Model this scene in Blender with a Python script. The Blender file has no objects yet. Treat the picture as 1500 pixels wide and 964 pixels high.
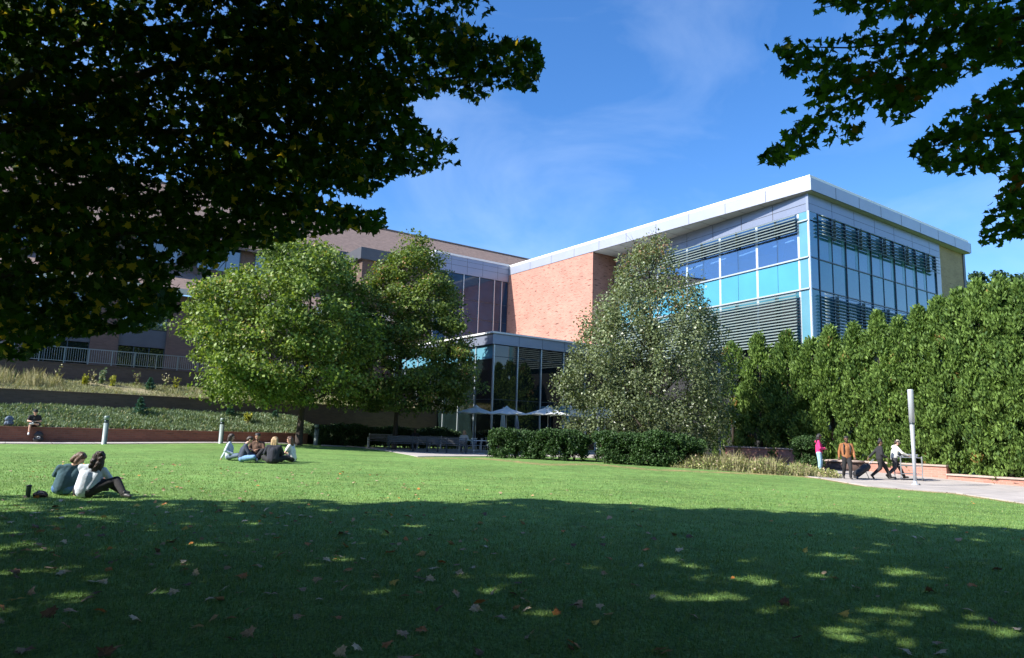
import bpy, bmesh, math, random
import numpy as np
from mathutils import Vector, Matrix
rnd = random.Random(7); nr = np.random.RandomState(11)
sc = bpy.context.scene; COL = sc.collection
rad = math.radians
# ------------------------------------------------------------------ camera, light, exposure
EYE = np.array([0, 0, 1.75]); FP, PITCH, ROLL = 1020.68, 0.1476, 0.0305
F = np.array([0, math.cos(PITCH), math.sin(PITCH)]); U = np.array([0, -math.sin(PITCH), math.cos(PITCH)]); R = np.array([1., 0, 0])
CR = R*math.cos(ROLL) + U*math.sin(ROLL); CU = -R*math.sin(ROLL) + U*math.cos(ROLL)
cam = bpy.data.cameras.new('camera'); cam.lens = FP/1500*36; cam.sensor_width = 36; cam.clip_end = 5000; cam.clip_start = .05
co = bpy.data.objects.new('camera', cam); COL.objects.link(co)
m = Matrix.Identity(4)
for i, v in enumerate((CR, CU, -F)):
    for j in range(3): m[j][i] = float(v[j])
m.translation = Vector(EYE); co.matrix_world = m; sc.camera = co
SUN_EL = rad(38); SD = np.array([-.9, -.43]); SD = SD/np.linalg.norm(SD)
SUN = np.array([SD[0]*math.cos(SUN_EL), SD[1]*math.cos(SUN_EL), math.sin(SUN_EL)])
sl = bpy.data.lights.new('sun', 'SUN'); sl.energy = 5.0; sl.angle = rad(.53); sl.color = (1, .955, .88)
so = bpy.data.objects.new('sun', sl); COL.objects.link(so); so.rotation_euler = Vector(SUN).to_track_quat('Z', 'Y').to_euler(); so.location = (-30, -15, 40)
w = bpy.data.worlds.new('World'); sc.world = w; w.use_nodes = True; nt = w.node_tree; N = nt.nodes; L = nt.links
bg = N['Background']; sky = N.new('ShaderNodeTexSky'); sky.sky_type = 'NISHITA'; sky.sun_disc = False
sky.sun_elevation = SUN_EL; sky.sun_rotation = math.atan2(SD[0], SD[1]); sky.air_density = 1.0; sky.dust_density = .25; sky.ozone_density = 2.2; sky.altitude = 100
tc = N.new('ShaderNodeTexCoord'); mp = N.new('ShaderNodeMapping'); mp.inputs['Scale'].default_value = (1.6, 1.6, 3.2); mp.inputs['Rotation'].default_value = (0.3, .5, .2)
nz = N.new('ShaderNodeTexNoise'); nz.inputs['Scale'].default_value = 1.7; nz.inputs['Detail'].default_value = 7; nz.inputs['Roughness'].default_value = .55; nz.inputs['Distortion'].default_value = .7
cr = N.new('ShaderNodeValToRGB'); cr.color_ramp.elements[0].position = .42; cr.color_ramp.elements[0].color = (.02, .02, .02, 1); cr.color_ramp.elements[1].position = .8; cr.color_ramp.elements[1].color = (.26, .26, .26, 1)
mx = N.new('ShaderNodeMix'); mx.data_type = 'RGBA'; mx.inputs['B'].default_value = (6.0, 7.0, 8.4, 1)
hs = N.new('ShaderNodeHueSaturation'); hs.inputs['Saturation'].default_value = 1.32; hs.inputs['Value'].default_value = 1.0
L.new(tc.outputs['Generated'], mp.inputs['Vector']); L.new(mp.outputs[0], nz.inputs['Vector']); L.new(nz.outputs['Fac'], cr.inputs[0])
tn = N.new('ShaderNodeVectorMath'); tn.operation = 'MULTIPLY'; tn.inputs[1].default_value = (1.08, 1.10, 1.28)
L.new(sky.outputs[0], hs.inputs['Color']); L.new(hs.outputs[0], tn.inputs[0]); L.new(tn.outputs[0], mx.inputs['A']); L.new(cr.outputs[0], mx.inputs['Factor']); L.new(mx.outputs['Result'], bg.inputs['Color'])
bg.inputs['Strength'].default_value = .094
sc.view_settings.view_transform = 'Standard'; sc.view_settings.look = 'None'; sc.view_settings.gamma = 1; sc.view_settings.use_curve_mapping = False
sc.view_settings.exposure = 1.05
sc.render.engine = 'CYCLES'; cy = sc.cycles
cy.use_denoising = True; cy.max_bounces = 6; cy.diffuse_bounces = 1; cy.glossy_bounces = 3; cy.transmission_bounces = 4; cy.transparent_max_bounces = 8
cy.caustics_reflective = False; cy.caustics_refractive = False; cy.use_adaptive_sampling = True; cy.adaptive_threshold = .015; cy.sample_clamp_indirect = 6

# ------------------------------------------------------------------ coordinates
def proj(P):
    v = np.asarray(P, float) - EYE; q = v@F
    return np.stack([750 + FP*(v@CR)/q, 482 - FP*(v@CU)/q], -1), q
def ray(x, y): return F*FP + CR*(x-750) + CU*(482-y)
def at(x, y, Y):
    v = ray(x, y); return EYE + v*Y/v[1]
AZ = .6177; A0 = np.array([17.654, 40.]); D = np.array([math.cos(AZ), math.sin(AZ)]); E2 = np.array([-D[1], D[0]])
def W(a, b, z=0.): q = A0 + a*D + b*E2; return np.array([q[0], q[1], z])
CP = np.array([(0,0,0),(-6,2,.1),(6,2,0),(0,6,.03),(-9.2,13,.25),(-7.87,13.6,.27),(-4.8,14,.2),(.11,15.5,.26),(5.3,15.5,.24),(10.5,14.5,.1),(-8.4,24,.51),(-23,32,.55),
 (-19.6,34.4,.6),(-12,39.7,.74),(-11.25,38,.74),(-6.7,42,.52),(-4.6,40,.47),(1.46,33,.57),(6.15,31,.5),(7.15,29,.5),(12.7,29,.3),(14.3,30,.17),(16,28,.17),(16,22,.05),
 (22.3,30.6,.14),(21.8,33.6,.25),(17,35,.36),(14.4,33,.38),(0,46,.55),(-3,50,.55),(-14,24,.5),(-16,14,.3),(14,10,0),(20,15,0),(-24,20,.4),(-24,5,.2),(0,-4,0),(20,2,0)], float)
def _k(r): return np.where(r > 1e-6, r*r*np.log(np.maximum(r, 1e-6)), 0)
_d = np.linalg.norm(CP[:, None, :2]-CP[None, :, :2], axis=2); n_ = len(CP)
_M = np.zeros((n_+3, n_+3)); _M[:n_, :n_] = _k(_d) + np.eye(n_)*4.0; _M[:n_, n_:] = np.c_[np.ones(n_), CP[:, :2]]; _M[n_:, :n_] = _M[:n_, n_:].T
_w = np.linalg.solve(_M, np.r_[CP[:, 2], 0, 0, 0])
def TZ(x, y):
    x = np.clip(np.asarray(x, float), -26, 24); y = np.clip(np.asarray(y, float), -4, 48); s = x.shape; x = x.ravel(); y = y.ravel()
    r = np.hypot(x[:, None]-CP[None, :, 0], y[:, None]-CP[None, :, 1])
    z = _k(r)@_w[:n_] + _w[n_] + _w[n_+1]*x + _w[n_+2]*y
    return z.reshape(s)
def tz(x, y): return float(TZ(np.array([x]), np.array([y]))[0])
def hit(px, py, dy=0.):                     # where the ray through a pixel meets the lawn
    v = ray(px, py); v = v/v[1]; lo, hi = 3., 60.
    Ys = np.linspace(lo, hi, 1200); P = EYE + v[None]*Ys[:, None]; g = P[:, 2]-TZ(P[:, 0], P[:, 1]); i = int(np.argmax(g < 0)) if (g < 0).any() else 1199
    p = P[i]; p[2] = tz(p[0], p[1]); return p
def gp(px, Y):                              # ground point on the vertical plane through a picture column
    v = ray(px, 640); x = v[0]*Y/v[1]; return np.array([x, Y, tz(x, Y)])

# ------------------------------------------------------------------ materials
MATS = {}
def nodes_of(name):
    m = bpy.data.materials.new(name); m.use_nodes = True; return m, m.node_tree.nodes, m.node_tree.links, m.node_tree.nodes['Principled BSDF']
def mat(name, col, rough=.6, metal=0., var=.0, scale=5., bump=0., bscale=40., ior=1.5, stretch=(1, 1, 1)):
    if name in MATS: return MATS[name]
    m, N, L, p = nodes_of(name); p.inputs['Base Color'].default_value = (*col, 1); p.inputs['Roughness'].default_value = rough; p.inputs['Metallic'].default_value = metal; p.inputs['IOR'].default_value = ior
    tc = N.new('ShaderNodeTexCoord'); mp = N.new('ShaderNodeMapping'); mp.inputs['Scale'].default_value = stretch; L.new(tc.outputs['Object'], mp.inputs[0])
    if var:
        n = N.new('ShaderNodeTexNoise'); n.inputs['Scale'].default_value = scale; n.inputs['Detail'].default_value = 6; L.new(mp.outputs[0], n.inputs['Vector'])
        r = N.new('ShaderNodeMapRange'); r.inputs[1].default_value = .3; r.inputs[2].default_value = .7; r.inputs[3].default_value = 1-var; r.inputs[4].default_value = 1+var; L.new(n.outputs['Fac'], r.inputs[0])
        x = N.new('ShaderNodeVectorMath'); x.operation = 'SCALE'; x.inputs[0].default_value = col; L.new(r.outputs[0], x.inputs['Scale']); L.new(x.outputs[0], p.inputs['Base Color'])
    if bump:
        n = N.new('ShaderNodeTexNoise'); n.inputs['Scale'].default_value = bscale; n.inputs['Detail'].default_value = 5; L.new(mp.outputs[0], n.inputs['Vector'])
        b = N.new('ShaderNodeBump'); b.inputs['Strength'].default_value = bump; b.inputs['Distance'].default_value = .02; L.new(n.outputs['Fac'], b.inputs['Height']); L.new(b.outputs[0], p.inputs['Normal'])
    MATS[name] = m; return m
def brick_mat(name, c1, c2, mortar, fleck, thr=.66):
    m, N, L, p = nodes_of(name); p.inputs['Roughness'].default_value = .85
    tc = N.new('ShaderNodeTexCoord'); s = N.new('ShaderNodeSeparateXYZ'); L.new(tc.outputs['Object'], s.inputs[0])
    a = N.new('ShaderNodeMath'); a.operation = 'ADD'; L.new(s.outputs[0], a.inputs[0]); L.new(s.outputs[1], a.inputs[1])
    c = N.new('ShaderNodeCombineXYZ'); L.new(a.outputs[0], c.inputs[0]); L.new(s.outputs[2], c.inputs[1])
    b = N.new('ShaderNodeTexBrick'); b.inputs['Scale'].default_value = 1; b.inputs['Brick Width'].default_value = .3; b.inputs['Row Height'].default_value = .1; b.inputs['Mortar Size'].default_value = .008; b.inputs['Bias'].default_value = -.1
    b.inputs['Color1'].default_value = (*c1, 1); b.inputs['Color2'].default_value = (*c2, 1); b.inputs['Mortar'].default_value = (*mortar, 1); L.new(c.outputs[0], b.inputs['Vector'])
    mp = N.new('ShaderNodeMapping'); mp.inputs['Scale'].default_value = (1.1, 6.0, 1); L.new(c.outputs[0], mp.inputs[0])
    n = N.new('ShaderNodeTexNoise'); n.inputs['Scale'].default_value = 1.5; n.inputs['Detail'].default_value = 3; L.new(mp.outputs[0], n.inputs['Vector'])
    r = N.new('ShaderNodeMapRange'); r.inputs[1].default_value = thr; r.inputs[2].default_value = thr+.04; L.new(n.outputs['Fac'], r.inputs[0])
    n2 = N.new('ShaderNodeTexNoise'); n2.inputs['Scale'].default_value = .6; n2.inputs['Detail'].default_value = 6; L.new(c.outputs[0], n2.inputs['Vector'])
    r2 = N.new('ShaderNodeMapRange'); r2.inputs[1].default_value = .3; r2.inputs[2].default_value = .7; r2.inputs[3].default_value = .86; r2.inputs[4].default_value = 1.1; L.new(n2.outputs['Fac'], r2.inputs[0])
    x = N.new('ShaderNodeMix'); x.data_type = 'RGBA'; L.new(r.outputs[0], x.inputs['Factor']); L.new(b.outputs['Color'], x.inputs['A']); x.inputs['B'].default_value = (*fleck, 1)
    v = N.new('ShaderNodeVectorMath'); v.operation = 'SCALE'; L.new(x.outputs['Result'], v.inputs[0]); L.new(r2.outputs[0], v.inputs['Scale']); L.new(v.outputs[0], p.inputs['Base Color'])
    bu = N.new('ShaderNodeBump'); bu.inputs['Strength'].default_value = .4; bu.inputs['Distance'].default_value = .01; bu.invert = True; L.new(b.outputs['Fac'], bu.inputs['Height']); L.new(bu.outputs[0], p.inputs['Normal'])
    MATS[name] = m; return m
def leaf_mat(name, dark, light, alt=None, altp=.12, trans=.35, rough=.5, spec=.3):
    m, N, L, p = nodes_of(name); p.inputs['Roughness'].default_value = rough; p.inputs['Specular IOR Level'].default_value = spec
    a = N.new('ShaderNodeAttribute'); a.attribute_name = 'tint'; r = N.new('ShaderNodeValToRGB'); e = r.color_ramp.elements
    e[0].position = 0; e[0].color = (*dark, 1); e[1].position = 1-altp if alt else 1; e[1].color = (*light, 1)
    if alt:
        k = e.new(min(.999, 1-altp+.03)); k.color = (*alt, 1)
    L.new(a.outputs['Fac'], r.inputs[0]); L.new(r.outputs[0], p.inputs['Base Color'])
    t = N.new('ShaderNodeBsdfTranslucent'); g = N.new('ShaderNodeVectorMath'); g.operation = 'MULTIPLY'; g.inputs[1].default_value = (1.5, 1.5, .6); L.new(r.outputs[0], g.inputs[0]); L.new(g.outputs[0], t.inputs['Color'])
    mi = N.new('ShaderNodeMixShader'); mi.inputs[0].default_value = trans; L.new(p.outputs[0], mi.inputs[1]); L.new(t.outputs[0], mi.inputs[2]); L.new(mi.outputs[0], N['Material Output'].inputs['Surface'])
    MATS[name] = m; return m
BRICK_LIT = brick_mat('sandy_pink_brick', (.43, .20, .15), (.36, .16, .12), (.42, .26, .21), (.10, .05, .04), .615)
BRICK_RED = brick_mat('red_brown_brick', (.22, .085, .055), (.16, .062, .042), (.17, .105, .08), (.08, .04, .03))
BRICK_DULL = brick_mat('brown_brick', (.135, .085, .068), (.105, .066, .054), (.12, .09, .075), (.09, .055, .045))
BRICK_TAN = brick_mat('tan_brick', (.36, .26, .15), (.29, .205, .12), (.3, .24, .17), (.17, .11, .07))
M_FASCIA = mat('silver_metal_panel', (.36, .38, .45), .38, .35, .04, .8)
M_SOFFIT = mat('grey_soffit_panel', (.42, .41, .40), .6, 0, .05, 1)
M_FRIEZE = mat('blue_grey_metal_panel', (.23, .26, .34), .35, .35, .04, .8)  # base colour lowered to stand in for shade below the roof overhang
M_JOINT = mat('dark_panel_joint', (.05, .055, .07), .7)
M_MULL = mat('pale_aluminium_mullion', (.55, .60, .63), .35, .5)
M_DMULL = mat('dark_aluminium_mullion', (.05, .07, .09), .4, .4)
M_LOUV = mat('grey_green_louver', (.23, .29, .28), .4, .35)
M_GLASS = mat('dark_blue_glass', (.012, .045, .12), .03, 0, .12, 1.2, ior=2.0)
M_GLASSR = mat('blue_reflecting_glass', (.018, .12, .21), .04, 0, .15, .9, ior=2.4)
M_LINK = mat('deep_blue_link_glass', (.012, .035, .075), .03, 0, .3, .5, ior=1.42)
def see_glass():
    m = bpy.data.materials.new('see_through_blue_glass'); m.use_nodes = True; N = m.node_tree.nodes; L = m.node_tree.links; N.remove(N['Principled BSDF']); t = N.new('ShaderNodeBsdfTransparent'); t.inputs[0].default_value = (.32, .45, .62, 1); g = N.new('ShaderNodeBsdfGlossy'); g.inputs['Color'].default_value = (.75, .88, 1, 1); g.inputs['Roughness'].default_value = .02
    x = N.new('ShaderNodeMixShader'); x.inputs[0].default_value = .34; L.new(t.outputs[0], x.inputs[1]); L.new(g.outputs[0], x.inputs[2]); L.new(x.outputs[0], N['Material Output'].inputs['Surface']); return m
M_SEE = see_glass()
M_SPAN = mat('turquoise_spandrel_glass', (.07, .28, .42), .12, 0, .05, .7, ior=1.5)
M_SPANR = mat('blue_teal_spandrel_glass', (.035, .16, .22), .06, 0, .12, .7, ior=2.1)
M_PALE = mat('pale_turquoise_glass', (.10, .26, .34), .1, 0, .05, 1, ior=1.6)
M_CAFE = mat('dark_cafe_glass', (.006, .012, .012), .02, 0, .2, 1.5, ior=1.75)
M_WHITE = mat('white_painted_metal', (.75, .75, .73), .4, 0, .04, 3)
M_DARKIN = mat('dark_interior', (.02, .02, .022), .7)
M_ROOF = mat('brown_roof_shingle', (.19, .135, .115), .9, 0, .22, 2.5, .8, 12, stretch=(1, 1, 4))
M_CREAM = mat('cream_fascia_board', (.62, .55, .42), .6, 0, .05, 2)
M_SLATE = mat('dark_slate_cap', (.07, .075, .09), .5, 0, .1, 2)
M_STEEL = mat('brushed_galvanised_steel', (.45, .48, .5), .4, .6, .08, 4)
M_RAIL = mat('grey_steel_rail', (.28, .30, .32), .4, .5)
def paving():
    m, N, L, p = nodes_of('pale_concrete_paving'); p.inputs['Roughness'].default_value = .9; tc = N.new('ShaderNodeTexCoord'); mp = N.new('ShaderNodeMapping'); mp.inputs['Rotation'].default_value = (0, 0, -AZ); L.new(tc.outputs['Object'], mp.inputs[0])
    b = N.new('ShaderNodeTexBrick'); b.offset = 0; b.inputs['Scale'].default_value = 1; b.inputs['Brick Width'].default_value = 1.8; b.inputs['Row Height'].default_value = 1.8; b.inputs['Mortar Size'].default_value = .018; b.inputs['Color1'].default_value = (.43, .385, .35, 1); b.inputs['Color2'].default_value = (.38, .345, .32, 1); b.inputs['Mortar'].default_value = (.17, .15, .13, 1); L.new(mp.outputs[0], b.inputs['Vector'])
    n = N.new('ShaderNodeTexNoise'); n.inputs['Scale'].default_value = 1.3; n.inputs['Detail'].default_value = 8; L.new(mp.outputs[0], n.inputs['Vector']); r = N.new('ShaderNodeMapRange'); r.inputs[1].default_value = .3; r.inputs[2].default_value = .7; r.inputs[3].default_value = .82; r.inputs[4].default_value = 1.1; L.new(n.outputs['Fac'], r.inputs[0])
    v = N.new('ShaderNodeVectorMath'); v.operation = 'SCALE'; L.new(b.outputs['Color'], v.inputs[0]); L.new(r.outputs[0], v.inputs['Scale']); L.new(v.outputs[0], p.inputs['Base Color']); return m
M_CONC = paving()
M_CAP = mat('rough_stone_coping', (.40, .31, .26), .9, 0, .15, 3, .4, 18)
M_BARK = mat('dark_rough_bark', (.055, .042, .034), .95, 0, .3, 6, 1., 25, stretch=(1, 1, .25))
M_SOIL = mat('dry_brown_mulch', (.16, .105, .07), .95, 0, .3, 6, 1., 40)

# ------------------------------------------------------------------ mesh helpers
def tag(o, label=None, cat=None, group=None, kind=None):
    if label: o['label'] = label
    if cat: o['category'] = cat
    if group: o['group'] = group
    if kind: o['kind'] = kind
    return o
def empty(name, loc=(0, 0, 0), rz=0., label=None, cat=None, group=None):
    o = bpy.data.objects.new(name, None); COL.objects.link(o); o.location = [float(v) for v in loc]; o.rotation_euler = (0, 0, rz); o.empty_display_size = .3
    return tag(o, label, cat, group)
def link(name, me, parent=None, loc=None, rz=0.):
    o = bpy.data.objects.new(name, me); COL.objects.link(o)
    if parent: o.parent = parent
    if loc is not None: o.location = [float(v) for v in loc]
    if rz: o.rotation_euler = (0, 0, rz)
    return o
class MB:
    def __init__(s): s.v = []; s.f = []; s.mi = []; s.sm = []
    def add(s, vs, fs, mi=0, smooth=False):
        k = len(s.v); s.v += [tuple(float(c) for c in v) for v in vs]; s.f += [tuple(i+k for i in f) for f in fs]; s.mi += [mi]*len(fs); s.sm += [smooth]*len(fs); return s
    def box(s, x0, x1, y0, y1, z0, z1, mi=0):
        return s.add([(x0,y0,z0),(x1,y0,z0),(x1,y1,z0),(x0,y1,z0),(x0,y0,z1),(x1,y0,z1),(x1,y1,z1),(x0,y1,z1)], [(0,3,2,1),(4,5,6,7),(0,1,5,4),(1,2,6,5),(2,3,7,6),(3,0,4,7)], mi)
    def hexa(s, b, t, mi=0):       # four bottom and four top points
        return s.add(list(b)+list(t), [(0,3,2,1),(4,5,6,7),(0,1,5,4),(1,2,6,5),(2,3,7,6),(3,0,4,7)], mi)
    def bar(s, p, q, w, h, mi=0):  # rectangular bar from p to q, width w (horizontal), height h
        p = np.array(p, float); q = np.array(q, float); d = q-p; d /= np.linalg.norm(d); up = np.array([0, 0, 1.]) if abs(d[2]) < .95 else np.array([0, 1., 0])
        sd = np.cross(d, up); sd /= np.linalg.norm(sd); up = np.cross(sd, d); c = [(-1,-1),(1,-1),(1,1),(-1,1)]
        return s.hexa([p+sd*a*w/2+up*b*h/2 for a, b in c], [q+sd*a*w/2+up*b*h/2 for a, b in c], mi)
    def tube(s, pts, rs, n=8, mi=0, caps=True, flat=1.):
        pts = [np.array(p, float) for p in pts]; rs = [rs]*len(pts) if np.isscalar(rs) else rs; vs = []; prev = None
        for i, p in enumerate(pts):
            d = pts[min(i+1, len(pts)-1)] - pts[max(i-1, 0)]; d = d/(np.linalg.norm(d)+1e-9)
            if prev is None:
                a = np.array([0, 0, 1.]) if abs(d[2]) < .9 else np.array([1., 0, 0])
            else: a = prev
            x = a - d*(a@d); x /= np.linalg.norm(x)+1e-9; prev = x; y = np.cross(d, x)
            for k in range(n):
                t = 2*math.pi*k/n; vs.append(p + rs[i]*(math.cos(t)*x + flat*math.sin(t)*y))
        fs = [(i*n+k, i*n+(k+1) % n, (i+1)*n+(k+1) % n, (i+1)*n+k) for i in range(len(pts)-1) for k in range(n)]
        if caps: fs += [tuple(range(n))[::-1], tuple(range((len(pts)-1)*n, len(pts)*n))]
        return s.add(vs, fs, mi, True)
    def lathe(s, prof, c=(0, 0, 0), n=16, mi=0):
        vs = []; c = np.array(c, float)
        for r, z in prof: vs += [c+np.array([r*math.cos(2*math.pi*k/n), r*math.sin(2*math.pi*k/n), z]) for k in range(n)]
        fs = [(i*n+k, i*n+(k+1) % n, (i+1)*n+(k+1) % n, (i+1)*n+k) for i in range(len(prof)-1) for k in range(n)]
        fs += [tuple(range(n))[::-1], tuple(range((len(prof)-1)*n, len(prof)*n))]
        return s.add(vs, fs, mi, True)
    def capsule(s, p, r0, q, r1, n=10, mi=0):
        p = np.array(p, float); q = np.array(q, float); d = q-p; l = np.linalg.norm(d); d = d/l if l > 1e-6 else np.array([0, 0, 1.])
        pts = []; rs = []
        for t in (-88, -60, -30, 0): pts.append(p+d*r0*math.sin(rad(t))); rs.append(r0*math.cos(rad(t)))
        for t in (0, 30, 60, 88): pts.append(q+d*r1*math.sin(rad(t))+d*1e-4); rs.append(r1*math.cos(rad(t)))
        vs = []; a = np.array([0, 0, 1.]) if abs(d[2]) < .9 else np.array([1., 0, 0]); x = a-d*(a@d); x /= np.linalg.norm(x); y = np.cross(d, x)
        for P_, r_ in zip(pts, rs): vs += [P_+r_*(math.cos(2*math.pi*k/n)*x+math.sin(2*math.pi*k/n)*y) for k in range(n)]
        fs = [(i*n+k, i*n+(k+1) % n, (i+1)*n+(k+1) % n, (i+1)*n+k) for i in range(7) for k in range(n)] + [tuple(range(n))[::-1], tuple(range(7*n, 8*n))]
        return s.add(vs, fs, mi, True)
    def mesh(s, name, mats):
        me = bpy.data.meshes.new(name); me.from_pydata(s.v, [], s.f)
        for m_ in (mats if isinstance(mats, (list, tuple)) else [mats]): me.materials.append(m_)
        me.polygons.foreach_set('material_index', s.mi); me.polygons.foreach_set('use_smooth', s.sm); me.update(); return me
    def build(s, name, mats, parent=None, bevel=0., loc=None, rz=0.):
        o = link(name, s.mesh(name, mats), parent, loc, rz)
        if bevel:
            b = o.modifiers.new('bevel', 'BEVEL'); b.width = bevel; b.segments = 2; b.limit_method = 'ANGLE'; b.angle_limit = rad(40)
        return o
def npmesh(name, verts, nper, mats, tint=None, smooth=False):
    """many equal polygons: verts (n, nper, 3)"""
    n = len(verts); me = bpy.data.meshes.new(name); me.vertices.add(n*nper); me.vertices.foreach_set('co', np.ascontiguousarray(verts, dtype=np.float32).ravel())
    me.loops.add(n*nper); me.loops.foreach_set('vertex_index', np.arange(n*nper, dtype=np.int32)); me.polygons.add(n); me.polygons.foreach_set('loop_start', np.arange(0, n*nper, nper, dtype=np.int32))
    me.polygons.foreach_set('loop_total', np.full(n, nper, dtype=np.int32))
    for m_ in (mats if isinstance(mats, (list, tuple)) else [mats]): me.materials.append(m_)
    if tint is not None:
        a = me.attributes.new('tint', 'FLOAT', 'FACE'); a.data.foreach_set('value', tint.astype(np.float32))
    if smooth: me.polygons.foreach_set('use_smooth', np.ones(n, dtype=bool))
    me.update(calc_edges=True); return me
def copy_tree(o, parent=None):
    c = o.copy(); COL.objects.link(c)
    if parent: c.parent = parent
    for ch in list(o.children): copy_tree(ch, c)
    return c
def unit(v): return v/(np.linalg.norm(v, axis=-1, keepdims=True)+1e-9)
def rand_unit(n): return unit(nr.normal(size=(n, 3)))
SPRAY = np.array([(0, 0), (.22, .55), (0, 1), (-.22, .55)])
QUAD = np.array([(0, 0), (.36, .45), (0, 1), (-.36, .45)])
MAPLE = np.array([(0, 0), (.16, .06), (.42, -.02), (.36, .2), (.5, .38), (.27, .44), (.24, .62), (.12, .6), (0, 1), (-.12, .6), (-.24, .62), (-.27, .44), (-.5, .38), (-.36, .2), (-.42, -.02), (-.16, .06)])
SIMPLE = np.array([(0, 0), (.42, .1), (.4, .5), (0, 1), (-.4, .5), (-.42, .1)])
def leaves(pos, axis, normal, size, shape=QUAD, bend=.12):
    """pos (n,3), leaf long axis, leaf normal, size (n,) -> (n,k,3)"""
    axis = unit(axis); side = unit(np.cross(axis, normal)); nn = np.cross(side, axis); s = np.asarray(size).reshape(-1, 1, 1)
    b = (bend*(shape[:, 0]**2*1.5 - (shape[:, 1]-.4)**2))[None, :, None]
    return pos[:, None, :] + s*(side[:, None, :]*shape[None, :, 0, None] + axis[:, None, :]*shape[None, :, 1, None] + nn[:, None, :]*b)

# ------------------------------------------------------------------ ground
def seg_dist(x, y, pl):
    d = np.full(x.shape, 1e9)
    for (x0, y0), (x1, y1) in zip(pl[:-1], pl[1:]):
        vx, vy = x1-x0, y1-y0; t = np.clip(((x-x0)*vx+(y-y0)*vy)/(vx*vx+vy*vy), 0, 1); d = np.minimum(d, np.hypot(x-x0-t*vx, y-y0-t*vy))
    return d
PATH_R = [hit(x, y)[:2] for x, y in ((1150, 694), (1207, 702), (1270, 713), (1400, 723), (1500, 738), (1600, 752))]
PATH_R.append(PATH_R[-1]+np.array([6., -7.]))
BED_F = [hit(x, y)[:2] for x, y in ((620, 671), (712, 672), (800, 681), (870, 680), (950, 688), (1050, 692), (1150, 696), (1207, 702))]
def grid_axis(a, b, st, far): c = list(np.arange(a, b+1e-6, st)); g = [b+(far-b)*t**3 for t in (.15, .25, .4, .6, .8, 1)]; h = [a-(far+a)*t**3 for t in (1, .8, .6, .4, .25, .15)]; return np.array(h+c+g)
gx = grid_axis(-30, 30, .4, 2500.); gy = grid_axis(-8, 56, .4, 2500.)
GX, GY = np.meshgrid(gx, gy); GZ = TZ(GX, GY)
vs = np.stack([GX, GY, GZ], -1).reshape(-1, 3); nx, ny = len(gx), len(gy)
ii, jj = np.meshgrid(np.arange(nx-1), np.arange(ny-1)); k0 = (jj*nx+ii).ravel()
me = bpy.data.meshes.new('ground'); me.from_pydata(vs.tolist(), [], np.stack([k0, k0+1, k0+nx+1, k0+nx], -1).tolist())
dry = np.maximum(np.clip(1-seg_dist(GX, GY, PATH_R)/.75, 0, 1), np.clip(1-seg_dist(GX, GY, BED_F)/.9, 0, 1)*.85).ravel()
pl_ = [W(-45, 17)[:2], W(-24, 17)[:2]]; dry = np.maximum(dry, np.clip(1-seg_dist(GX, GY, pl_)/1.2, 0, 1).ravel()*.45)
at_ = me.attributes.new('dry', 'FLOAT', 'POINT'); at_.data.foreach_set('value', dry.astype(np.float32)); me.polygons.foreach_set('use_smooth', [True]*len(me.polygons))
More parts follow.
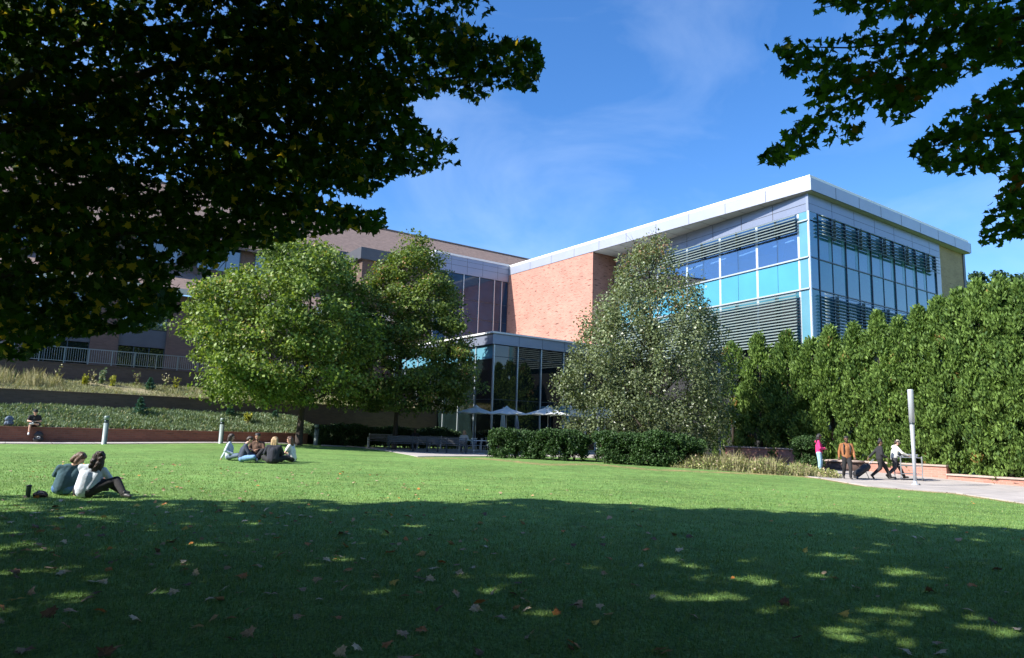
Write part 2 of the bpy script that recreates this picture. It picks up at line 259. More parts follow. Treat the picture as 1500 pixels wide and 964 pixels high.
def lawn_mat():
    m, N, L, p = nodes_of('mown_lawn_grass'); p.inputs['Roughness'].default_value = .9; p.inputs['Specular IOR Level'].default_value = .15
    tc = N.new('ShaderNodeTexCoord')
    def noise(scale, det, st=(1, 1, 1), rot=0.):
        mp = N.new('ShaderNodeMapping'); mp.inputs['Scale'].default_value = st; mp.inputs['Rotation'].default_value = (0, 0, rot); L.new(tc.outputs['Object'], mp.inputs[0])
        n = N.new('ShaderNodeTexNoise'); n.inputs['Scale'].default_value = scale; n.inputs['Detail'].default_value = det; L.new(mp.outputs[0], n.inputs['Vector']); return n
    a = noise(.35, 4); b = noise(3.5, 6); c = noise(38, 4, (1, .5, 1)); dn = noise(2.2, 5); st = noise(.8, 2, (.25, 2.2, 1), .25)
    def rng(n, lo, hi, a_=.3, b_=.7):
        r = N.new('ShaderNodeMapRange'); r.inputs[1].default_value = a_; r.inputs[2].default_value = b_; r.inputs[3].default_value = lo; r.inputs[4].default_value = hi; L.new(n.outputs['Fac'], r.inputs[0]); return r.outputs[0]
    def mul(x, y):
        q = N.new('ShaderNodeMath'); q.operation = 'MULTIPLY'; L.new(x, q.inputs[0]); L.new(y, q.inputs[1]); return q.outputs[0]
    g = mul(mul(mul(rng(a, .85, 1.15), rng(b, .8, 1.2)), rng(c, .55, 1.45)), rng(st, .88, 1.1))
    x = N.new('ShaderNodeMix'); x.data_type = 'RGBA'; x.inputs['A'].default_value = (.125, .24, .062, 1); x.inputs['B'].default_value = (.19, .26, .075, 1); L.new(rng(dn, 0, .55), x.inputs['Factor'])
    at = N.new('ShaderNodeAttribute'); at.attribute_name = 'dry'; ad = N.new('ShaderNodeMath'); ad.operation = 'MULTIPLY_ADD'; L.new(rng(b, -.35, .35), ad.inputs[0]); ad.inputs[1].default_value = 1.0; L.new(at.outputs['Fac'], ad.inputs[2])
    cl = N.new('ShaderNodeMapRange'); cl.inputs[1].default_value = .28; cl.inputs[2].default_value = .85; L.new(ad.outputs[0], cl.inputs[0])
    y = N.new('ShaderNodeMix'); y.data_type = 'RGBA'; L.new(cl.outputs[0], y.inputs['Factor']); L.new(x.outputs['Result'], y.inputs['A']); y.inputs['B'].default_value = (.30, .215, .10, 1)
    v = N.new('ShaderNodeVectorMath'); v.operation = 'SCALE'; L.new(y.outputs['Result'], v.inputs[0]); L.new(g, v.inputs['Scale']); L.new(v.outputs[0], p.inputs['Base Color'])
    bu = N.new('ShaderNodeBump'); bu.inputs['Strength'].default_value = .9; bu.inputs['Distance'].default_value = .035; L.new(c.outputs['Fac'], bu.inputs['Height']); L.new(bu.outputs[0], p.inputs['Normal'])
    return m
M_LAWN = lawn_mat(); me.materials.append(M_LAWN); tag(link('ground', me), kind='structure')
def strip(name, near, far, nv, m, lift=.03, sub=3):
    near = [np.array(p[:2], float) for p in near]; far = [np.array(p[:2], float) for p in far]; mb = MB(); P = []
    for k in range(len(near)-1):
        for s_ in range(sub):
            t = s_/sub; a = near[k]*(1-t)+near[k+1]*t; b = far[k]*(1-t)+far[k+1]*t; P.append([a*(1-u)+b*u for u in np.linspace(0, 1, nv)])
    P.append([near[-1]*(1-u)+far[-1]*u for u in np.linspace(0, 1, nv)]); n = len(P); fl = np.array(P).reshape(-1, 2); z = TZ(fl[:, 0], fl[:, 1])+lift
    top = [(x, y, zz) for (x, y), zz in zip(fl, z)]; bot = [(x, y, zz-.12) for x, y, zz in top]; N_ = len(top)
    mb.add(top+bot, [(i*nv+j, (i+1)*nv+j, (i+1)*nv+j+1, i*nv+j+1) for i in range(n-1) for j in range(nv-1)] + [(i*nv, i*nv+N_, (i+1)*nv+N_, (i+1)*nv) for i in range(n-1)] + [(i*nv+nv-1, (i+1)*nv+nv-1, (i+1)*nv+nv-1+N_, i*nv+nv-1+N_) for i in range(n-1)])
    return tag(mb.build(name, m), kind='structure')
strip('path', [W(a, 17) for a in range(-48, -21, 3)], [W(a, 18.99) for a in range(-48, -21, 3)], 4, M_CONC)
wallp = lambda t: W(-2.45, t)
strip('pavement', PATH_R, [wallp(t)[:2] for t in (-.5, -2.5, -5, -8, -11, -15)]+[wallp(-22)[:2]], 8, M_CONC)
pt = [hit(470, 653.5), hit(520, 655), hit(560, 660), hit(612, 669.5), hit(715, 669), W(-14, 7.5), W(-9, 3), W(-5.4, -1.0)]
strip('patio', pt, [W(-21.9, 19.3), W(-20, 19.3), W(-18, 19.3), W(-15, 19.3), W(-12, 19.3), W(-6, 15.7), W(-2.45, 9), W(-2.45, -.5)], 10, M_CONC, .026, 4)
exec_after = []

# ------------------------------------------------------------------ main building (local frame: a along the right facade, b along the left facade)
def root(name, a, b, label, cat, group=None): return empty(name, W(a, b, 0), AZ, label, cat, group)
def frame_local(o_a, o_b):          # shift so that meshes written in (a, b, z) sit under a root placed at (o_a, o_b)
    def f(mb, name, mats, parent, bevel=0.):
        mb.v = [(x-o_a, y-o_b, z) for x, y, z in mb.v]; return mb.build(name, mats, parent, bevel)
    return f
ZF, ZT, ZFT, ZM, ZS = 16.70, 17.70, 16.57, 12.70, 10.78
main = root('glass_and_brick_building', 0, 0, 'large pink brick and turquoise glass building with silver overhanging roof', 'building'); P = frame_local(0, 0)
CA, CB, SK = .32, .42, .1186; GL = 18.9
def gl(t, out=0.):                   # point on the skewed glass wall, t metres from the corner
    return np.array([CA+math.sin(SK)*t - math.cos(SK)*out, CB+math.cos(SK)*t + math.sin(SK)*out])
mb = MB()                            # roof slab: fascia and a set-back white coping
mb.hexa([(0,0,ZF),(22.1,0,ZF),(22.1,33,ZF),(0,33,ZF)], [(0,0,ZT-.24),(22.1,0,ZT-.24),(22.1,33,ZT-.24),(0,33,ZT-.24)])
rf = P(mb, 'roof', M_FASCIA, main)
mb = MB(); mb.box(.10, 22.0, .10, 33, ZT-.235, ZT); P(mb, 'coping', M_WHITE, rf, .02)
mb = MB()
for k in range(1, 9): mb.box(22.1*k/8-.015 if k < 8 else 22.08, 22.1*k/8+.015, -.006, .02, ZF+.01, ZT-.26)
for k in range(1, 11): mb.box(-.006, .02, 3.1*k-.015, 3.1*k+.015, ZF+.01, ZT-.26)
P(mb, 'panel_joints', M_JOINT, rf)
mb = MB(); mb.add([(.02,.02,ZF-.005),(22.08,.02,ZF-.005),(22.08,19.3,ZF-.005),(.02,19.3,ZF-.005)], [(0,1,2,3)]); mb.add([(.02,.02,ZF-.05),(22.08,.02,ZF-.05),(22.08,19.3,ZF-.05),(.02,19.3,ZF-.05)], [(0,1,2,3)])
P(mb, 'soffit', M_SOFFIT, rf)
mb = MB()
for k in range(1, 12): q = gl(k*1.6*1.0); mb.box(.05, max(.2, q[0]), q[1]-.012, q[1]+.012, ZF-.06, ZF-.052)
P(mb, 'soffit_joints', M_JOINT, rf)
# walls
mb = MB(); mb.box(.04, 6, 19.36, 33, 0, ZF-.002); P(mb, 'brick_wall', BRICK_LIT, main)
mb = MB(); mb.box(17.0, 21.7, .5, 10, 0, ZF-.06); bw = P(mb, 'side_wall', BRICK_TAN, main)
mb = MB(); mb.box(21.70, 22.05, .44, 10, 0, ZF-.055); P(mb, 'dark_end_panel', M_SLATE, main)
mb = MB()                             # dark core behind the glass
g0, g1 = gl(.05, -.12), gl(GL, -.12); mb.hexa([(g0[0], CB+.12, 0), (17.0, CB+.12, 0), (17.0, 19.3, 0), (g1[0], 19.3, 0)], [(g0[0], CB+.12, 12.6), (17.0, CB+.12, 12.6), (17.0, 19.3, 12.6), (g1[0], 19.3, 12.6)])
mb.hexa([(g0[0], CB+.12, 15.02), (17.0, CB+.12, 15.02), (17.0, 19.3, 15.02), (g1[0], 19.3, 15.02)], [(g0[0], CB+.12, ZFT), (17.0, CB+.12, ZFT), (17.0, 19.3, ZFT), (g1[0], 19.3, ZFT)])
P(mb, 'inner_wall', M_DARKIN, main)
mb = MB(); h0, h1 = gl(.05, -4.5), gl(GL, -4.5); mb.hexa([(h0[0], CB+.12, 12.62), (17.0, CB+.12, 12.62), (17.0, 19.3, 12.62), (h1[0], 19.3, 12.62)], [(h0[0], CB+.12, 15.0), (17.0, CB+.12, 15.0), (17.0, 19.3, 15.0), (h1[0], 19.3, 15.0)])
P(mb, 'room_back_wall', mat('pale_room_wall', (.30, .30, .29), .8), main)
M_LT = bpy.data.materials.new('ceiling_light_glow'); M_LT.use_nodes = True; M_LT.node_tree.nodes['Principled BSDF'].inputs['Emission Color'].default_value = (1, .97, .9, 1); M_LT.node_tree.nodes['Principled BSDF'].inputs['Emission Strength'].default_value = 1.3
for k, t in enumerate((3.2, 6.3, 9.2, 11.5)):
    for o_ in (1.0, 2.6): a, b = gl(t, -o_), gl(t+1.9, -o_-.3); P(MB().bar([*a, 14.9], [*b, 14.9], .09, .05), 'ceiling_light', M_LT, main)
for t in (2.4, 8.9, 13.7): P(MB().hexa([[*gl(t, -.5), 12.65], [*gl(t+.3, -.5), 12.65], [*gl(t+.3, -.8), 12.65], [*gl(t, -.8), 12.65]], [[*gl(t, -.5), 14.98], [*gl(t+.3, -.5), 14.98], [*gl(t+.3, -.8), 14.98], [*gl(t, -.8), 14.98]]), 'room_column', M_PALE, main)
a, b = gl(6.9, -.12), gl(7.15, -.12); P(MB().bar([*a, 13.75], [*b, 13.75], .01, .36), 'white_notice', M_WHITE, main)
mb = MB(); q0, q1 = gl(0, .05), gl(GL, .05); i0, i1 = gl(0, -.1), gl(GL, -.1)    # frieze
mb.hexa([(q0[0], CB-.05, 15.55), (i0[0]+.05, CB-.05+.15, 15.55), i1.tolist()+[15.55], q1.tolist()+[15.55]], [(q0[0], CB-.05, ZFT+.07), (i0[0]+.05, CB-.05+.15, ZFT+.07), i1.tolist()+[ZFT+.07], q1.tolist()+[ZFT+.07]])
mb.box(q0[0]+.0, 17.5, CB-.052, CB+.11, 15.55, ZFT+.07); fr = P(mb, 'frieze', M_FRIEZE, main)
mb = MB()
for k in range(1, 7): mb.box(q0[0]+2.6*k-.012, q0[0]+2.6*k+.012, CB-.057, CB-.04, 15.6, ZFT)
for k in range(1, 7): q = gl(2.6*k, .055); mb.box(q[0]-.004, q[0]+.02, q[1]-.015, q[1]+.015, 15.6, ZFT)
mb.box(q0[0]+.02, 17.4, CB-.056, CB-.04, 16.02, 16.04); a_, b_ = gl(.1, .054), gl(GL-.1, .054); mb.bar([*a_, 16.03], [*b_, 16.03], .01, .02)
P(mb, 'frieze_joints', M_JOINT, fr)
# left glass wall
PW = 1.62; nb = 11
for k in range(nb):
    t0, t1 = .75+k*PW, .75+(k+1)*PW-.03
    if t1 > GL: break
    for nm, z0, z1, m_ in (('window', ZM+.03, 15.5, M_SEE), ('spandrel', ZS+.03, ZM-.03, M_SPAN), ('lower_window', 7.6, ZS-.03, M_SPANR)):
        a, b = gl(t0, 0), gl(t1, 0); c, d = gl(t1, -.06), gl(t0, -.06); z1 = z1 if nm != 'window' else 14.45
        o = P(MB().hexa([[*a, z0], [*b, z0], [*c, z0], [*d, z0]], [[*a, z1], [*b, z1], [*c, z1], [*d, z1]]), nm, m_, main)
    if k in (2, 3, 5, 7):             # strips of ceiling light behind the panes
        pass
mb = MB(); ml = MB()
for k in range(nb+1):
    t = .735+k*PW
    if t > GL: continue
    wide = k % 2 == 0; a, b = gl(t, .06 if wide else .02), gl(t, -.1); (mb if wide else ml).bar([*((a+b)/2), 7.4], [*((a+b)/2), 15.55], .06 if wide else .035, .16 if wide else .09)
for z in (ZM, ZS): a, b = gl(0, .02), gl(GL, .02); mb.bar([*a, z], [*b, z], .14, .09)
P(mb, 'mullions', M_MULL, main); P(ml, 'thin_mullions', M_DMULL, main)
P(MB().hexa([[*gl(.75, -.02), 14.45], [*gl(GL, -.02), 14.45], [*gl(GL, -.08), 14.45], [*gl(.75, -.08), 14.45]], [[*gl(.75, -.02), 15.55], [*gl(GL, -.02), 15.55], [*gl(GL, -.08), 15.55], [*gl(.75, -.08), 15.55]]), 'upper_glass_band', M_GLASS, main)
def louvers(name, fn, t0, t1, z0, z1, n, depth, brk):
    mb = MB(); a, b = t0, t1
    for i in range(n):
        z = z0+(z1-z0)*(i+.5)/n; p, q = fn(a, depth*.5+.06), fn(b, depth*.5+.06); h = .055; w_ = depth
        pi, qi = fn(a, .10), fn(b, .10); po, qo = fn(a, depth+.06), fn(b, depth+.06)
        mb.hexa([[*fn(a, depth-.06), z-.01], [*fn(b, depth-.06), z-.01], [*qo, z-.06], [*po, z-.06]], [[*fn(a, depth-.10), z+.03], [*fn(b, depth-.10), z+.03], [*fn(b, depth-.03), z+.035], [*fn(a, depth-.03), z+.035]])
    for t in np.arange(t0+brk*.5, t1, brk):
        p, q = fn(t, .05), fn(t, depth); mb.hexa([[*fn(t-.02, .07), z0], [*fn(t+.02, .07), z0], [*fn(t+.02, depth*.8), z0], [*fn(t-.02, depth*.8), z0]], [[*fn(t-.02, .07), z1], [*fn(t+.02, .07), z1], [*fn(t+.02, depth*.8), z1], [*fn(t-.02, depth*.8), z1]])
    P(mb, name, M_LOUV, main)
louvers('upper_sunshade', gl, .7, GL, 14.35, 15.5, 6, .32, PW*2)
louvers('lower_sunshade', gl, .75, GL, 7.45, 10.62, 17, .36, PW*2)
grf = lambda t, out=0.: np.array([CA+t, CB-out])
# right glass wall
RW = 1.55; TR = .95
for k in range(10):
    t0, t1 = TR+k*RW, TR+(k+1)*RW-.03
    for nm, z0, z1, m_ in (('window', ZM+.03, 14.5, M_GLASSR), ('spandrel', ZS+.03, ZM-.03, M_SPANR), ('lower_window', 7.6, ZS-.03, M_GLASSR)):
        o = P(MB().box(CA+t0, CA+t1, CB, CB+.05, z0, z1), nm, m_, main)
    if k % 1 == 0 and k < 9: P(MB().box(CA+t1-.42 if k % 2 else CA+t1-.36, CA+t1-.03, CB-.006, CB+.03, ZM+.05, 14.45), 'pale_blind', M_PALE, main)
mb = MB(); ml = MB()
for k in range(11):
    t = TR-.015+k*RW; (mb if k % 2 == 0 else ml).box(CA+t-(.03 if k % 2 == 0 else .018), CA+t+(.03 if k % 2 == 0 else .018), CB-(.08 if k % 2 == 0 else .04), CB+.06, 7.4, 15.55)
for z in (ZM, ZS): mb.box(CA-.02, CA+16.45, CB-.05, CB+.07, z-.03, z+.03)
P(mb, 'mullions', M_DMULL, main); P(ml, 'thin_mullions', M_DMULL, main)
P(MB().box(CA+TR, CA+16.4, CB+.06, CB+.09, 14.5, 15.55), 'upper_glass_band', M_GLASSR, main)
louvers('upper_sunshade', grf, 1.0, 16.4, 14.1, 15.5, 6, .34, RW*2)
louvers('lower_sunshade', grf, 1.0, 16.4, 7.45, 10.62, 16, .36, RW*2)
P(MB().box(CA+16.45, 17.52, CB-.06, CB+.2, 0, 15.55), 'silver_pilaster', M_FASCIA, main, .02)
# corner glass bay
for z0, z1 in ((7.3, ZS-.05), (ZS+.05, ZM-.05), (ZM+.05, 14.95), (15.03, 15.55)):
    P(MB().hexa([[*gl(.02, .03), z0], [*gl(.66, .03), z0], [*gl(.66, -.05), z0], [*gl(.02, -.05), z0]], [[*gl(.02, .03), z1], [*gl(.66, .03), z1], [*gl(.66, -.05), z1], [*gl(.02, -.05), z1]]), 'corner_pane', M_PALE, main)
    P(MB().box(CA+.03, CA+TR-.07, CB-.03, CB+.04, z0, z1), 'corner_pane', M_GLASSR if z0 > 7.4 else M_PALE, main)
mb = MB(); mb.box(CA-.05, CA+.05, CB-.06, CB+.06, 7.3, 15.56)
for z in (ZS, ZM, 14.99): mb.bar([*gl(0, .05), z], [*gl(.72, .05), z], .16, .08)
P(mb, 'corner_post', M_MULL, main)

# ------------------------------------------------------------------ glass link between brick wall and the old wing
link_b = root('glass_link_building', -8.1, 31.26, 'glass walled link with blue grey metal fascia between pink brick wall and shingled wing', 'building'); P = frame_local(-8.1, 31.26)
LB = 31.26; LZ0 = 15.95
mb = MB(); mb.box(-8.11, -.02, LB, LB+6, 16.0, 17.69); rf = P(mb, 'roof', M_FRIEZE, link_b)
mb = MB(); mb.box(-8.15, -.02, LB-.05, LB+6, 17.55, 17.72); P(mb, 'coping', M_WHITE, rf)
mb = MB()
for k in (1, 2, 3, 4): mb.box(-8.11+1.7*k-.012, -8.11+1.7*k+.012, LB-.006, LB+.02, 16.02, 17.5)
mb.box(-8.1, -.03, LB-.006, LB+.02, 16.72, 16.745); mb.box(-8.1, -.03, LB-.006, LB+.02, 17.2, 17.22)
P(mb, 'panel_joints', M_JOINT, rf)
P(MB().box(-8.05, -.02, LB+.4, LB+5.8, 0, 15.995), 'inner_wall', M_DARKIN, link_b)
xs = [-8.05, -6.7, -5.0, -3.3, -1.6, -.75, -.03]; zs = [8.0, 10.7, 12.0, 13.7, 15.98]
for i in range(6):
    for j in range(4): P(MB().box(xs[i]+.02, xs[i+1]-.02, LB+.1, LB+.15, zs[j]+.02, zs[j+1]-.02), 'window', M_LINK, link_b)
mb = MB()
for x in xs[:-1]: mb.box(x-.03, x+.03, LB+.02, LB+.16, 7.9, 15.99)
P(mb, 'mullions', M_MULL, link_b)
mb = MB()
for z in zs[:-1]: mb.box(-8.05, -.03, LB+.06, LB+.17, z-.018, z+.018)
P(mb, 'transoms', M_DMULL, link_b)
# ------------------------------------------------------------------ cafe pavilion
PA, PB, PZ = -11.9, 15.8, 8.36
caf = root('glass_pavilion', PA, PB, 'tall dark glass pavilion with flat silver roof behind the patio umbrellas', 'building'); P = frame_local(PA, PB)
mb = MB(); mb.box(PA-.15, 2.4, PB-.15, 19.36, 7.55, PZ-.12); mb.box(PA-.15, .03, 19.36, LB+.0, 7.55, PZ-.12); rf = P(mb, 'roof', M_FRIEZE, caf)
mb = MB(); mb.box(PA-.28, 2.4, PB-.28, 19.35, PZ-.115, PZ); mb.box(PA-.28, .03, 19.35, LB, PZ-.115, PZ); P(mb, 'coping', M_WHITE, rf)
mb = MB()
for k in range(1, 7): mb.box(PA+2.0*k-.012, PA+2.0*k+.012, PB-.156, PB-.14, 7.57, PZ-.13)
for k in range(1, 7): mb.box(PA-.156, PA-.14, PB+2.1*k, PB+2.1*k+.024, 7.57, PZ-.13)
P(mb, 'panel_joints', M_JOINT, rf)
gz = .5; px_ = [PA+.06]+[PA+2.02*k for k in range(1, 7)]
for i in range(6):
    for z0, z1 in ((gz, 3.9), (3.9, 6.75), (6.75, 7.53)):
        if z0 < 1 and i in (3, 4): continue
        P(MB().box(px_[i]+.03, px_[i+1]-.03, PB+.04, PB+.08, z0+.02, z1-.02), 'window', M_CAFE, caf)
ly = [PB+.06]+[PB+2.1*k for k in range(1, 8)]
for i in range(7):
    for z0, z1 in ((gz, 3.9), (3.9, 6.6), (6.6, 7.53)):
        P(MB().box(PA+.04, PA+.08, ly[i]+.03, ly[i+1]-.03, z0+.02, z1-.02), 'window', M_PALE if z0 > 6 else M_CAFE, caf)
mb = MB(); mt = MB()
for x in px_: mb.box(x-.035, x+.035, PB-.05, PB+.1, gz-.1, 7.55)
for y in ly[1:]: mb.box(PA-.05, PA+.1, y-.035, y+.035, gz-.1, 7.55)
mt.box(PA+.02, .2, PB+.02, PB+.1, 3.88, 3.92); mt.box(PA+.02, .2, PB+.02, PB+.1, 6.73, 6.77); mt.box(PA+.02, PA+.1, PB, LB, 3.88, 3.92); mt.box(PA+.02, PA+.1, PB, LB, 6.58, 6.62)
P(mb, 'mullions', M_MULL, caf); P(mt, 'transoms', M_DMULL, caf)
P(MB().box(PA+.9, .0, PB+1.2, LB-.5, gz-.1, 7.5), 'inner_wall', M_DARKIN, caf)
mb = MB(); mb.box(px_[3]-.25, px_[5]+.1, PB-.9, PB+.02, 3.0, 3.75); cn = P(mb, 'door_canopy', M_WHITE, caf, .02)
P(MB().box(px_[2]+.1, px_[3]-.3, PB-.5, PB+.02, 3.05, 3.6), 'canopy_glass', M_PALE, caf)
mb = MB()
for x in (px_[3], px_[3]+1.0, px_[3]+2.02, px_[3]+3.03, px_[5]-.1): mb.box(x, x+.16, PB-.06, PB+.03, gz-.1, 3.0)
mb.box(px_[3], px_[5], PB-.05, PB+.03, 2.75, 3.0); mb.box(px_[3], px_[5], PB-.05, PB+.03, gz-.1, gz+.15); dr = P(mb, 'door_frame', M_WHITE, caf)
for k in range(4): P(MB().box(px_[3]+.16+1.01*k, px_[3]+1.0+1.01*k, PB-.0, PB+.035, gz+.15, 2.75), 'door', M_CAFE, caf)
P(MB().box(px_[3]-.32, px_[3]-.14, PB-.95, PB-.77, gz-.1, 3.95), 'canopy_post', M_PALE, caf)

# ------------------------------------------------------------------ old brick wing on the left
wing = root('brick_wing_building', -44, 33, 'long brown brick wing with dark windows under shingled roofs behind the leaves', 'building'); P = frame_local(-44, 33)
FB = 33.0; bays = [(-60, -57), (-54.3, -51.2), (-48.6, -45.4), (-42.9, -39.8), (-37.4, -33.6), (-31.9, -28.9)]
cur = -66.
mb = MB()
for b0, b1 in bays: mb.box(cur, b0, FB, FB+.5, 4.6, 11.0); cur = b1
mb.box(cur, -10.5, FB, FB+.5, 4.6, 11.0); mb.box(-66, -10.5, FB+.002, FB+.5, 10.4, 11.0); P(mb, 'brick_wall', BRICK_DULL, wing)
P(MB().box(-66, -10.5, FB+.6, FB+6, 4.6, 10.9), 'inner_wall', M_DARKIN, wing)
M_WINGGL = mat('sky_reflecting_window', (.01, .03, .06), .03, 0, .1, 1, ior=2.6)
for b0, b1 in bays:
    wn = P(MB().box(b0+.05, b1-.05, FB+.25, FB+.3, 8.3, 10.35), 'window', M_WINGGL, wing)
    P(MB().box(b0, b1, FB+.15, FB+.4, 7.0, 8.25), 'spandrel_panel', M_SLATE, wing)
    wn2 = P(MB().box(b0+.05, b1-.05, FB+.25, FB+.3, 4.9, 6.95), 'window', M_CAFE, wing)
    for o_, z0, z1 in ((wn, 8.25, 10.4), (wn2, 4.85, 7.0)):
        mb = MB(); n_m = 3
        for k in range(n_m+1): x = b0+.03+(b1-b0-.06)*k/n_m; mb.box(x-.025, x+.025, FB+.2, FB+.33, z0, z1)
        fo = P(mb, 'frame', M_DMULL, wing); fo.parent = o_
mb = MB(); mb.hexa([(-66.5,32.2,11.05),(-10.5,32.2,11.05),(-10.5,36,13.1),(-66.5,36,13.1)], [(-66.5,32.2,11.25),(-10.5,32.2,11.25),(-10.5,36,13.35),(-66.5,36,13.35)]); lr = P(mb, 'lower_roof', M_ROOF, wing)
P(MB().box(-66.5, -10.5, 32.12, 32.2, 10.95, 11.38), 'eave_board', M_CREAM, lr)
P(MB().box(-66, -2, 36.0, 43, 13, 16.1), 'upper_wall', BRICK_DULL, wing)
for b0 in np.arange(-62, -12, 4.4):
    cw = P(MB().box(b0, b0+3.2, 35.96, 36.02, 13.9, 15.9), 'clerestory_window', M_WINGGL, wing)
    mb = MB()
    for k in range(4): mb.box(b0+3.2*k/3-.03, b0+3.2*k/3+.03, 35.92, 36.01, 13.85, 15.95)
    fo = P(mb, 'frame', M_DMULL, wing); fo.parent = cw
mb = MB(); mb.add([(-66.5,35.4,16.0),(26,35.4,16.0),(26,43,22.35),(-66.5,43,22.35),(-66.5,51,16),(26,51,16),(-66.5,35.4,15.75),(26,35.4,15.75)], [(0,1,2,3),(3,2,5,4),(0,3,4),(1,5,2),(6,7,1,0)]); P(mb, 'roof', M_ROOF, wing)
mb = MB(); mb.box(-66.5, 26, 42.85, 43.15, 22.28, 22.42); P(mb, 'ridge_cap', M_ROOF, wing)
P(MB().box(-14.5, -6.9, 32.4, 35.9, 4, 16.0), 'brick_bay', BRICK_DULL, wing); P(MB().box(-14.8, -6.6, 32.1, 36.0, 16.0, 17.0), 'bay_cap', M_SLATE, wing)
P(MB().box(-27, -12, 36.2, 37.0, 16.3, 17.4), 'roof_cap', M_SLATE, wing)

# ------------------------------------------------------------------ terraces: walls, beds, railing
def wall_thing(name, label, cat, a0, a1, b, th, z0, z1, brick, cap=.06):
    r_ = root(name, (a0+a1)/2, b, label, cat); P_ = frame_local((a0+a1)/2, b)
    P_(MB().box(a0, a1, b, b+th, z0, z1-cap), 'brick_face', brick, r_); P_(MB().box(a0-.02, a1+.02, b-.03, b+th+.02, z1-cap+.001, z1), 'coping', M_CAP if brick is BRICK_LIT else brick, r_, .01); return r_
wall_thing('low_brick_wall', 'low red brick retaining wall along the far left path behind the bollards', 'wall', -52, -22.9, 19.0, .4, .2, 1.33, BRICK_RED)
wall_thing('terrace_wall', 'long dark brick retaining wall running behind the trees across the middle terrace', 'wall', -54, -8.6, 23.0, .4, .3, 3.25, BRICK_DULL)
wall_thing('upper_terrace_wall', 'dark brick retaining wall beneath the metal railing on the upper terrace', 'wall', -54, -12, 27.0, .4, 2, 5.08, BRICK_DULL)
def bed(name, a0, a1, b0, b1, z0, z1, m, bump=.12):
    mb = MB(); na, nb_ = 60, 9; vs = []
    for i in range(na+1):
        for j in range(nb_+1):
            u, v = i/na, j/nb_; vs.append(np.array([*W(a0+(a1-a0)*u, b0+(b1-b0)*v)[:2], z0+(z1-z0)*v+bump*math.sin(u*37+v*5)*math.sin(v*3.1)]))
    mb.add(vs, [(i*(nb_+1)+j, (i+1)*(nb_+1)+j, (i+1)*(nb_+1)+j+1, i*(nb_+1)+j+1) for i in range(na) for j in range(nb_)], 0, True); return tag(mb.build(name, m), kind='structure')
M_BEDG = mat('bed_soil_green', (.07, .10, .045), .95, 0, .4, 3, .8, 20); M_BEDD = mat('bed_soil_dry', (.26, .22, .12), .95, 0, .35, 3, .8, 20)
bed('terrace_bed', -54, -22.9, 19.39, 23.01, 1.27, 2.45, M_BEDG)
mb = MB(); mb.add([W(-22.9, 19.39, 1.27), W(-22.9, 23.01, 2.45), W(-17.5, 23.01, .55), W(-19.5, 19.8, .5)], [(0, 1, 2), (0, 2, 3)]); tag(mb.build('terrace_bank', M_BEDG), kind='structure')
bed('upper_bed', -54, -8.6, 23.39, 27.01, 3.18, 4.05, M_BEDD)
bed('top_terrace', -66, -10, 27.39, 33.1, 5.0, 5.0, M_CONC, 0)
rl = root('metal_railing', -40, 27.15, 'grey vertical bar railing on top of the upper terrace wall', 'railing'); P = frame_local(-40, 27.15)
mb = MB(); mb.box(-54, -20, 27.13, 27.19, 6.0, 6.05); mb.box(-54, -20, 27.14, 27.18, 5.2, 5.23); P(mb, 'rail', M_RAIL, rl)
mb = MB()
for a in np.arange(-54, -20, .12): mb.box(a-.009, a+.009, 27.152, 27.17, 5.2, 6.01)
P(mb, 'balusters', M_RAIL, rl)
for a in np.arange(-54, -20, 1.25): P(MB().box(a-.03, a+.03, 27.13, 27.19, 5.08, 6.0), 'post', M_RAIL, rl)
# right garden walls
def wall_b(name, label, b0, b1, z0, z1):
    r_ = root(name, -2.25, (b0+b1)/2, label, 'wall'); P_ = frame_local(-2.25, (b0+b1)/2)
    P_(MB().box(-2.45, -2.05, b0, b1, z0, z1-.08), 'brick_face', BRICK_LIT, r_); P_(MB().box(-2.52, -2.0, b0-.02, b1+.02, z1-.079, z1), 'coping', M_CAP, r_, .012); return r_
wall_b('brick_garden_wall', 'long sunlit pink brick wall at the foot of the tall hedge, right behind the metal cart', -7.6, -3.7, 0, .88)
wall_b('brick_garden_wall', 'low lower step of pink brick wall at the far right edge under the tall hedge', -22, -7.62, -.2, .5)
wall_b('brick_garden_wall', 'short pink brick wall above the dry plants, left of the person in pink hoodie', -.3, 4.6, .2, 1.36)
pc = wallp(-2.9); pc[:2] += -.5*D; rp = empty('round_brick_planter', (pc[0], pc[1], .3), 0, 'round brick planter between the person in pink and the one in rust brown', 'planter')
MB().lathe([(1.0, -.2), (1.0, .5)], n=28).build('brick_ring', BRICK_DULL, rp); MB().lathe([(1.05, .501), (1.05, .58), (.8, .585)], n=28).build('coping', M_CAP, rp)

